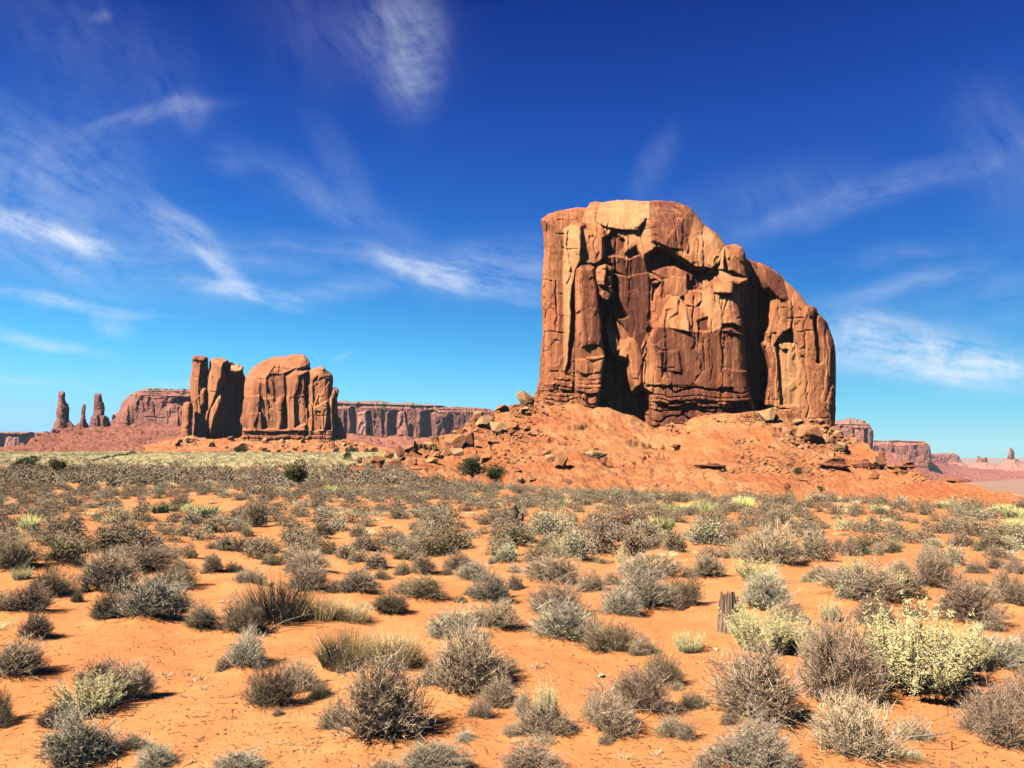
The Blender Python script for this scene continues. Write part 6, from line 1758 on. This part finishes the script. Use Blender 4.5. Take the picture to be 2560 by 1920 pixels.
def build_trees():
    for px, py, w, h, sd, th, lab in ((70, 1173, 66, 44, 1, .05, 'wide dark green juniper bush beside the thin marker post'), (138, 1184, 50, 44, 2, .05, 'smaller dark juniper bush right of the wide one near the marker post'),
                                      (735, 1212, 64, 66, 3, .08, 'upright olive juniper standing among the shrubs before the red bank'), (868, 1150, 20, 21, 4, .05, 'small round juniper in the green field by the rock jumble')):
        juniper(px, py, w, h, on_ground(px, py, 300), sd, th, lab)
    juniper(1180, 1196, 72, 58, MAIN.point(1180, 1203), 5, .38, 'grey-green juniper with a bare trunk at the foot of the debris ridge')
    juniper(1240, 1208, 62, 48, MAIN.point(1240, 1212), 6, .12, 'dark green juniper crouching right of the grey-green one')
    juniper(1995, 1184, 19, 19, MAIN.point(1995, 1186), 4, .05, 'small dark bush low on the right part of the debris slope')
    juniper(2050, 1228, 16, 20, MAIN.point(2050, 1230), 2, .05, 'tiny dark bush at the bottom right of the debris slope')
    rs = random.Random(31)
    for i in range(26):
        px = rs.uniform(590, 980); py = np.interp(px, CAMEL_AP.bot[0], CAMEL_AP.bot[1]) - rs.uniform(1, 9)
        w = rs.uniform(6, 20) if i > 2 else 24
        juniper(px, py, w, w * rs.uniform(.55, .85), CAMEL_AP.point(px, py), rs.choice((1, 2, 4)), .05, 'one of the small dark bushes along the foot of the twin tower butte', group='bushes below the twin tower butte', name='desert_bush', cat='bush')
    # dark bushes added to draw the dark line of the uncarved dry wash
    for i in range(44):
        t = (i + rs.uniform(0, 1)) / 44
        px = np.interp(t, [0, .6, 1], [232, 315, 356]); Y = np.interp(t, [0, .6, 1], [172, 280, 372])
        x = (px - 1280) / F * Y + rs.uniform(-.6, .6); y = Y + rs.uniform(-1.5, 1.5)
        w = rs.uniform(7, 13)
        juniper(0, 0, w, rs.uniform(3.5, 6.5), (x, y, float(G(np.array([x]), np.array([y]))[0])), rs.choice((1, 2, 4)), .05, 'one of the dark bushes added to draw the dark line of the dry wash across the green field', group='bushes added for the dark line of the dry wash', name='desert_bush', cat='bush')
    low = [low_bush(3400 + i, 20, 34) for i in range(3)]
    ms = [to_mesh('shrub', 'talus_shrub', *(lambda q: (q[0], [q[1], q[2]], q[3]))(p)) for p in low]
    for i in range(150):
        px = rs.uniform(1180, 2480); t = float(np.interp(px, MAIN.top[0], MAIN.top[1]))
        py = t + 14 + rs.random() * 190
        if py > np.interp(px, [1100, 1700, 2300, 2560], [1225, 1250, 1275, 1280]): continue
        p = MAIN.point(px, py); s = p[1] / F; w = rs.uniform(3.5, 9)
        o = bpy.data.objects.new('slope_shrub', rs.choice(ms)); COL.objects.link(o)
        o.location = (p[0], p[1], p[2] - .03); o.scale = (w * s, w * s, w * s * .6); o.rotation_euler = (0, 0, rs.uniform(0, 6))
        tag(o, 'one of the tiny dark shrubs dotted over the orange debris slope', 'shrub', 'tiny shrubs on the debris slope')


# ------------------------------------------------------------------ small things
def stump(px, py, w, h, mat, seed, label, name='tree_stump', spikes=7, pale=None):
    x, y, z = on_ground(px, py); s = y / F
    rs = np.random.RandomState(seed)
    nz, na = 40, 48
    T, A = np.meshgrid(np.linspace(0, 1, nz), np.linspace(0, 6.2832, na, endpoint=False), indexing='ij')
    rr = .5 * (1 - .25 * T + .35 * np.exp(-T * 6)) * (1 + .06 * np.sin(A * 3 + 1.3 * T + seed) + .10 * vnoise(np.cos(A) * 4 + 9, np.sin(A) * 4, T * 1.5, seed) + .13 * vnoise(np.cos(A) * 9 + 9, np.sin(A) * 9, T * 2.2, seed + 3) + .08 * vnoise(np.cos(A) * 20 + 9, np.sin(A) * 20, T * 3, seed + 4))
    top = 1 - .16 * np.abs(vnoise(np.cos(A[0]) * 1.6 + 4, np.sin(A[0]) * 1.6, seed=seed + 5)) - .10 * rs.uniform(0, 1, na) ** 2
    X, Yy, Zz = rr * np.cos(A) * .95 + .06 * T, rr * np.sin(A) * .8, T * top[None, :] - .06
    V = np.stack([X.ravel() * w * s, Yy.ravel() * w * s, Zz.ravel() * h * s], 1)
    f = grid_faces(nz, na); a = np.arange(nz - 1) * na
    seam = np.stack([a + na - 1, a, a + na, a + 2 * na - 1], 1)
    V = np.concatenate([V, [[0, 0, h * s * .62]]])
    tp = (nz - 1) * na + np.arange(na)
    cap_ = np.stack([tp, np.roll(tp, -1), np.full(na, len(V) - 1)], 1)
    root = thing(name, (x, y, z), label, 'stump')
    mesh_np('trunk', V, [f, seam, cap_], M[mat], False, parent=root)
    return root, s


def branch(name, place, segs, rad, mat, label=None, cat=None, parent=None):
    """one bent tapering stick through a list of points"""
    P = np.array(segs, float); n = len(P); V, Q = [], []
    for i in range(n):
        d = P[min(i + 1, n - 1)] - P[max(i - 1, 0)]; d /= np.linalg.norm(d) + 1e-9
        a = np.cross(d, [0, .3, 1.0]); a /= np.linalg.norm(a) + 1e-9; b = np.cross(d, a)
        r = rad * (1 - .75 * i / (n - 1))
        for j in range(6): V.append(P[i] + (a * math.cos(j * 1.0472) + b * math.sin(j * 1.0472)) * r)
    for i in range(n - 1):
        for j in range(6): Q.append((i * 6 + j, i * 6 + (j + 1) % 6, i * 6 + 6 + (j + 1) % 6, i * 6 + 6 + j))
    o = mesh_np(name, V, [np.array(Q)], M[mat], True, parent=parent)
    if parent is None: o.location = place
    return tag(o, label, cat)


def build_small_things():
    rs = random.Random(41)
    stump(1818, 1580, 46, 108, 'wood', 3, 'grey weathered tree stump with splintered grain beside cream saltbush')
    x, y, z = on_ground(1288, 1326); s = y / F
    r = thing('burnt_snag', (x, y, z), 'burnt black snag with bleached dead branches, in the middle distance', 'dead tree')
    H = 62 * s
    branch('trunk', None, [(0, 0, -.1), (.06, 0, .25 * H), (-.03, .03, .5 * H), (.05, 0, .72 * H), (-.02, 0, .92 * H), (.03, 0, 1.02 * H)], .115, 'charred', parent=r)
    branch('trunk', None, [(.14, 0, -.05), (.10, .05, .3 * H), (.2, .03, .52 * H), (.16, 0, .66 * H)], .07, 'charred', parent=r)
    for pts, rad in (([(0, 0, .5 * H), (-.12, -.05, .8 * H), (-.22, -.05, 1.05 * H), (-.30, 0, 1.25 * H)], .035), ([(-.05, -.1, .15 * H), (-.3, -.2, .35 * H), (-.6, -.25, .22 * H), (-.95, -.3, .05 * H)], .04), ([(.1, -.1, .2 * H), (.3, -.2, .1 * H), (.5, -.3, .02)], .04), ([(-.1, -.15, .1 * H), (-.35, -.3, .5 * H), (-.5, -.3, .45 * H), (-.55, -.3, .1 * H)], .03)):
        branch('dead_branch', None, pts, rad, 'deadwood', parent=r)
    for px, py, L, lab, up in ((1040, 1466, .26, 'forked white dead branch on the dark low shrub', .12), (655, 1316, .5, 'pale dead stick leaning in a grey shrub left of centre', .15), (735, 1492, .4, 'white dead branch inside the tall tan grass', .25), (740, 1580, .55, 'pale fallen stick at the foot of the tan grass', .1),
                               (1800, 1335, .5, 'pale dead stick under a grey shrub right of the yellow brush', .06), (2240, 1345, .35, 'short pale stick in the dense belt on the right', .05), (270, 1778, .45, 'long thin pale stick across the dead cream brush', .12), (1560, 1812, .4, 'thin bleached stick beside the diagonal row of shrubs', .04), (2330, 1880, .6, 'dark thin fallen branch right of the spreading shrub', .05)):
        x, y, z = on_ground(px, py)
        pts = [(-L * .5, 0, .03), (-L * .2, .04, .05 + up * .4), (L * .1, -.03, .04 + up), (L * .5, .03, .03 + up * 1.15)]
        z0 = z + (.30 if 'forked' in lab else .22 if 'inside' in lab else .02)
        root = thing('dead_branch', (x, y, z0), lab, 'branch')
        branch('stick', None, pts, .007, 'deadwood', parent=root)
        branch('twig', None, [pts[2], (L * .25, .08, .06 + up * 1.5), (L * .35, .1, .05 + up * 2.0)], .004, 'deadwood', parent=root)
        root.rotation_euler = (0, 0, rs.uniform(-.7, .7))
    # stones
    V, Fc = rock_shape(990, 7, .75, sub=3)
    me = bpy.data.meshes.new('stone'); me.from_pydata(V.tolist(), [], Fc.tolist()); me.update(); me.materials.append(M['pebble'])
    for p in me.polygons: p.use_smooth = True
    for i, (px, py, w, lab) in enumerate(((1503, 1694, 18, 'largest cream stone, alone on the central sand'), (1791, 1628, 13, 'cream stone nearest below the weathered stump'), (1850, 1662, 14, 'cream stone between the stump and the low saltbush'), (1890, 1823, 12, 'cream stone at the foot of the dense grey dome shrub'),
                                          (2054, 1857, 13, 'cream stone on sand left of the spreading shrub'), (1824, 1783, 13, 'larger of two stones left of the dense grey dome shrub'), (1803, 1775, 9, 'smaller of two stones left of the dense grey dome shrub'), (1791, 1700, 14, 'half buried tan stone on the right sand'),
                                          (555, 1508, 10, 'left one of three white stones in a row'), (571, 1506, 8, 'middle one of three white stones in a row'), (590, 1508, 10, 'right one of three white stones in a row'), (1775, 1640, 7, 'tiny cream stone left of the cream stones below the stump'))):
        x, y, z = on_ground(px, py); s = y / F
        o = bpy.data.objects.new('stone', me); COL.objects.link(o)
        o.location = (x, y, float(G(np.array([x]), np.array([y]), True)[0]) - .01); o.scale = (w * s * 1.1, w * s, w * s * .75); o.rotation_euler = (0, 0, i * 1.1)
        tag(o, lab, 'stone')
    # thin marker post at the far left
    x, y, z = on_ground(40, 1168, 200); s = y / F
    root = thing('marker_post', (x, y, z), 'thin brown marker post with a white top beside a dark juniper bush', 'post')
    bm = bmesh.new(); bmesh.ops.create_cone(bm, cap_ends=True, segments=12, radius1=.055, radius2=.05, depth=20 * s)
    for v in bm.verts: v.co.z += 10 * s
    me = bpy.data.meshes.new('pole'); bm.to_mesh(me); bm.free(); me.materials.append(M['metal'])
    o = bpy.data.objects.new('pole', me); COL.objects.link(o); o.parent = root
    bm = bmesh.new(); bmesh.ops.create_cone(bm, cap_ends=True, segments=12, radius1=.11, radius2=.09, depth=5 * s)
    for v in bm.verts: v.co.z += 22 * s
    me = bpy.data.meshes.new('cap'); bm.to_mesh(me); bm.free(); me.materials.append(M['white_paint'])
    o = bpy.data.objects.new('cap', me); COL.objects.link(o); o.parent = root
    # dry seedlings
    vs = []
    for i in range(4):
        bl = blades_arrays(3500 + i, 14, .35, 1.6, .03, 2, .4)
        vs.append(to_mesh('sprig', 'grey_twig', bl[0], [bl[1], bl[2]], bl[3]))
    spots = [(1185, 1690), (472, 1688), (480, 1705), (500, 1700), (505, 1725), (455, 1742), (424, 1750), (580, 1800), (690, 1860), (790, 1862), (860, 1850), (1365, 1660), (1640, 1890), (1480, 1900), (1690, 1935), (1340, 1670), (880, 1920), (760, 1880), (2065, 1930), (2010, 1800), (930, 1600), (1060, 1640), (410, 1690), (350, 1690), (1560, 1900), (2380, 1915)]
    for i, (px, py) in enumerate(spots):
        x, y, z = on_ground(px, py); s = y / F
        o = bpy.data.objects.new('dry_sprig', vs[i % 4]); COL.objects.link(o)
        w = rs.uniform(16, 36) * s
        o.location = (x, y, float(G(np.array([x]), np.array([y]), True)[0])); o.scale = (w, w, w * .55); o.rotation_euler = (0, 0, i)
        tag(o, 'one of the tiny dry sprigs on the bare foreground sand', 'sprig', 'tiny dry sprigs on the sand')
    # fallen twigs and crumbs
    r = np.random.RandomState(12)
    n = 7500
    px = r.uniform(-100, 2660, n); Y = 1 / r.uniform(1 / 22., 1 / 4.2, n)
    n2 = 1500
    if OCC:
        oc = [o for o in OCC if o[1] < 16]
        ii = r.randint(0, len(oc), n2)
        ang = r.uniform(0, 6.283, n2); rad = np.array([oc[i][2] for i in ii]) * r.uniform(.6, 1.5, n2)
        X2 = np.array([oc[i][0] for i in ii]) + np.cos(ang) * rad; Y2 = np.array([oc[i][1] for i in ii]) + np.sin(ang) * rad
    X = np.concatenate([(px - 1280) / F * Y, X2]); Y = np.concatenate([Y, Y2]); n += n2
    Z = G(X, Y, True) + .004
    a = r.uniform(0, 6.283, n)
    D = unit(np.stack([np.cos(a), np.sin(a), r.normal(size=n) * .16], 1))
    L = r.uniform(.02, .12, n) * r.uniform(.4, 1.3, n)
    V, Q, T, tn = twigs(np.stack([X, Y, Z], 1), D, L, r.uniform(.0012, .0032, n), r.normal(size=(n, 3)) * .25, r.uniform(0, 1, n), 2)
    o = mesh_np('litter', V, [Q, T], M['litter'], False, {'tone': tn})
    tag(o, 'fallen twigs and crumbs lying on the sand', 'litter', kind='stuff')
    V1, F1 = ico(1); gv, gf, kk = [], [], 0
    m = 4200
    px = r.uniform(-100, 2660, m); Y = 1 / r.uniform(1 / 18., 1 / 4.2, m); X = (px - 1280) / F * Y
    cl = fbm(X * .9, Y * .9, seed=91, octv=3); k = r.uniform(-.5, 1.0, m) < cl + .25
    X, Y = X[k], Y[k]; Z = G(X, Y, True)
    for x, y, z in zip(X, Y, Z):
        q = V1 * (1 + .3 * r.uniform(-1, 1, (len(V1), 1))) * np.array([1, r.uniform(.6, 1), r.uniform(.4, .8)]) * (.004 + .014 * r.uniform() ** 3)
        gv.append(q + np.array([x, y, z])); gf.append(F1 + kk); kk += len(V1)
    o = mesh_np('gravel', np.concatenate(gv), [np.concatenate(gf)], M['boulder_dark'], False)
    tag(o, 'reddish grit and crumbs of crust on the sand', 'gravel', kind='stuff')


M['field'] = plant_mat('field_grass', (0.66, 0.52, 0.21), (1.0, 0.84, 0.44), vary=0.05)
M['talus_shrub'] = plant_mat('slope_shrubs', (0.10, 0.085, 0.04), (0.24, 0.19, 0.09), vary=0.2)
M['litter'] = plant_mat('fallen_twigs', (0.10, 0.055, 0.03), (0.46, 0.34, 0.2), vary=0.05)

M['sage_far'] = plant_mat('distant_shrubs', (0.24, 0.165, 0.09), (0.52, 0.38, 0.215), vary=0.05)
M['grey_far'] = plant_mat('distant_silvery_shrubs', (0.30, 0.22, 0.125), (0.78, 0.60, 0.36), vary=0.05)
# ------------------------------------------------------------------ assemble
ALBEDO = 0.42          # exposure is set for this
for m_ in M.values():
    t_ = m_.node_tree
    b_ = [n for n in t_.nodes if n.type == 'BSDF_PRINCIPLED'][0]
    l_ = b_.inputs['Base Color'].links
    if l_:
        src_ = l_[0].from_socket
        t_.links.new(mixc_(t_, 1.0, src_, (ALBEDO, ALBEDO, ALBEDO), 'MULTIPLY'), b_.inputs['Base Color'])

PLAN = plan_plants()
build_ground()
MAIN.build('talus_slope', 770, 2740, 1000, 280, M['talus'], 1.0, 'orange debris slope around the foot of the biggest butte', seed=501, drop=60, ledges=((1.0, .4, .5), (3.0, .5, .8), (5.0, .4, .5), (7.0, .5, .8), (10.5, .5, .9)))
build_big_butte()
build_camel()
build_left_background()
build_right_background()
build_aprons()
build_boulders()
build_far_boulders()
grow_kinds()
plant_all(PLAN)
build_trees()
build_small_things()


def build_haze(density):
    """thin even air between the near plain and the far mesas"""
    bm = bmesh.new(); bmesh.ops.create_cube(bm, size=1.0)
    for v in bm.verts:
        v.co.x = v.co.x * 9000; v.co.y = 1800 + v.co.y * 8400; v.co.z = 11 + v.co.z * 164
    me = bpy.data.meshes.new('haze'); bm.to_mesh(me); bm.free()
    m = bpy.data.materials.new('thin_air'); m.use_nodes = True
    t = m.node_tree; t.nodes.clear()
    out = t.nodes.new('ShaderNodeOutputMaterial'); pv = t.nodes.new('ShaderNodeVolumePrincipled')
    pv.inputs['Color'].default_value = (0.70, 0.80, 0.95, 1); pv.inputs['Density'].default_value = density; pv.inputs['Anisotropy'].default_value = 0.0
    t.links.new(pv.outputs[0], out.inputs['Volume'])
    me.materials.append(m)
    o = bpy.data.objects.new('haze', me); COL.objects.link(o)
    tag(o, 'thin bluish air over the valley', 'haze', kind='stuff')


build_haze(0.00003)
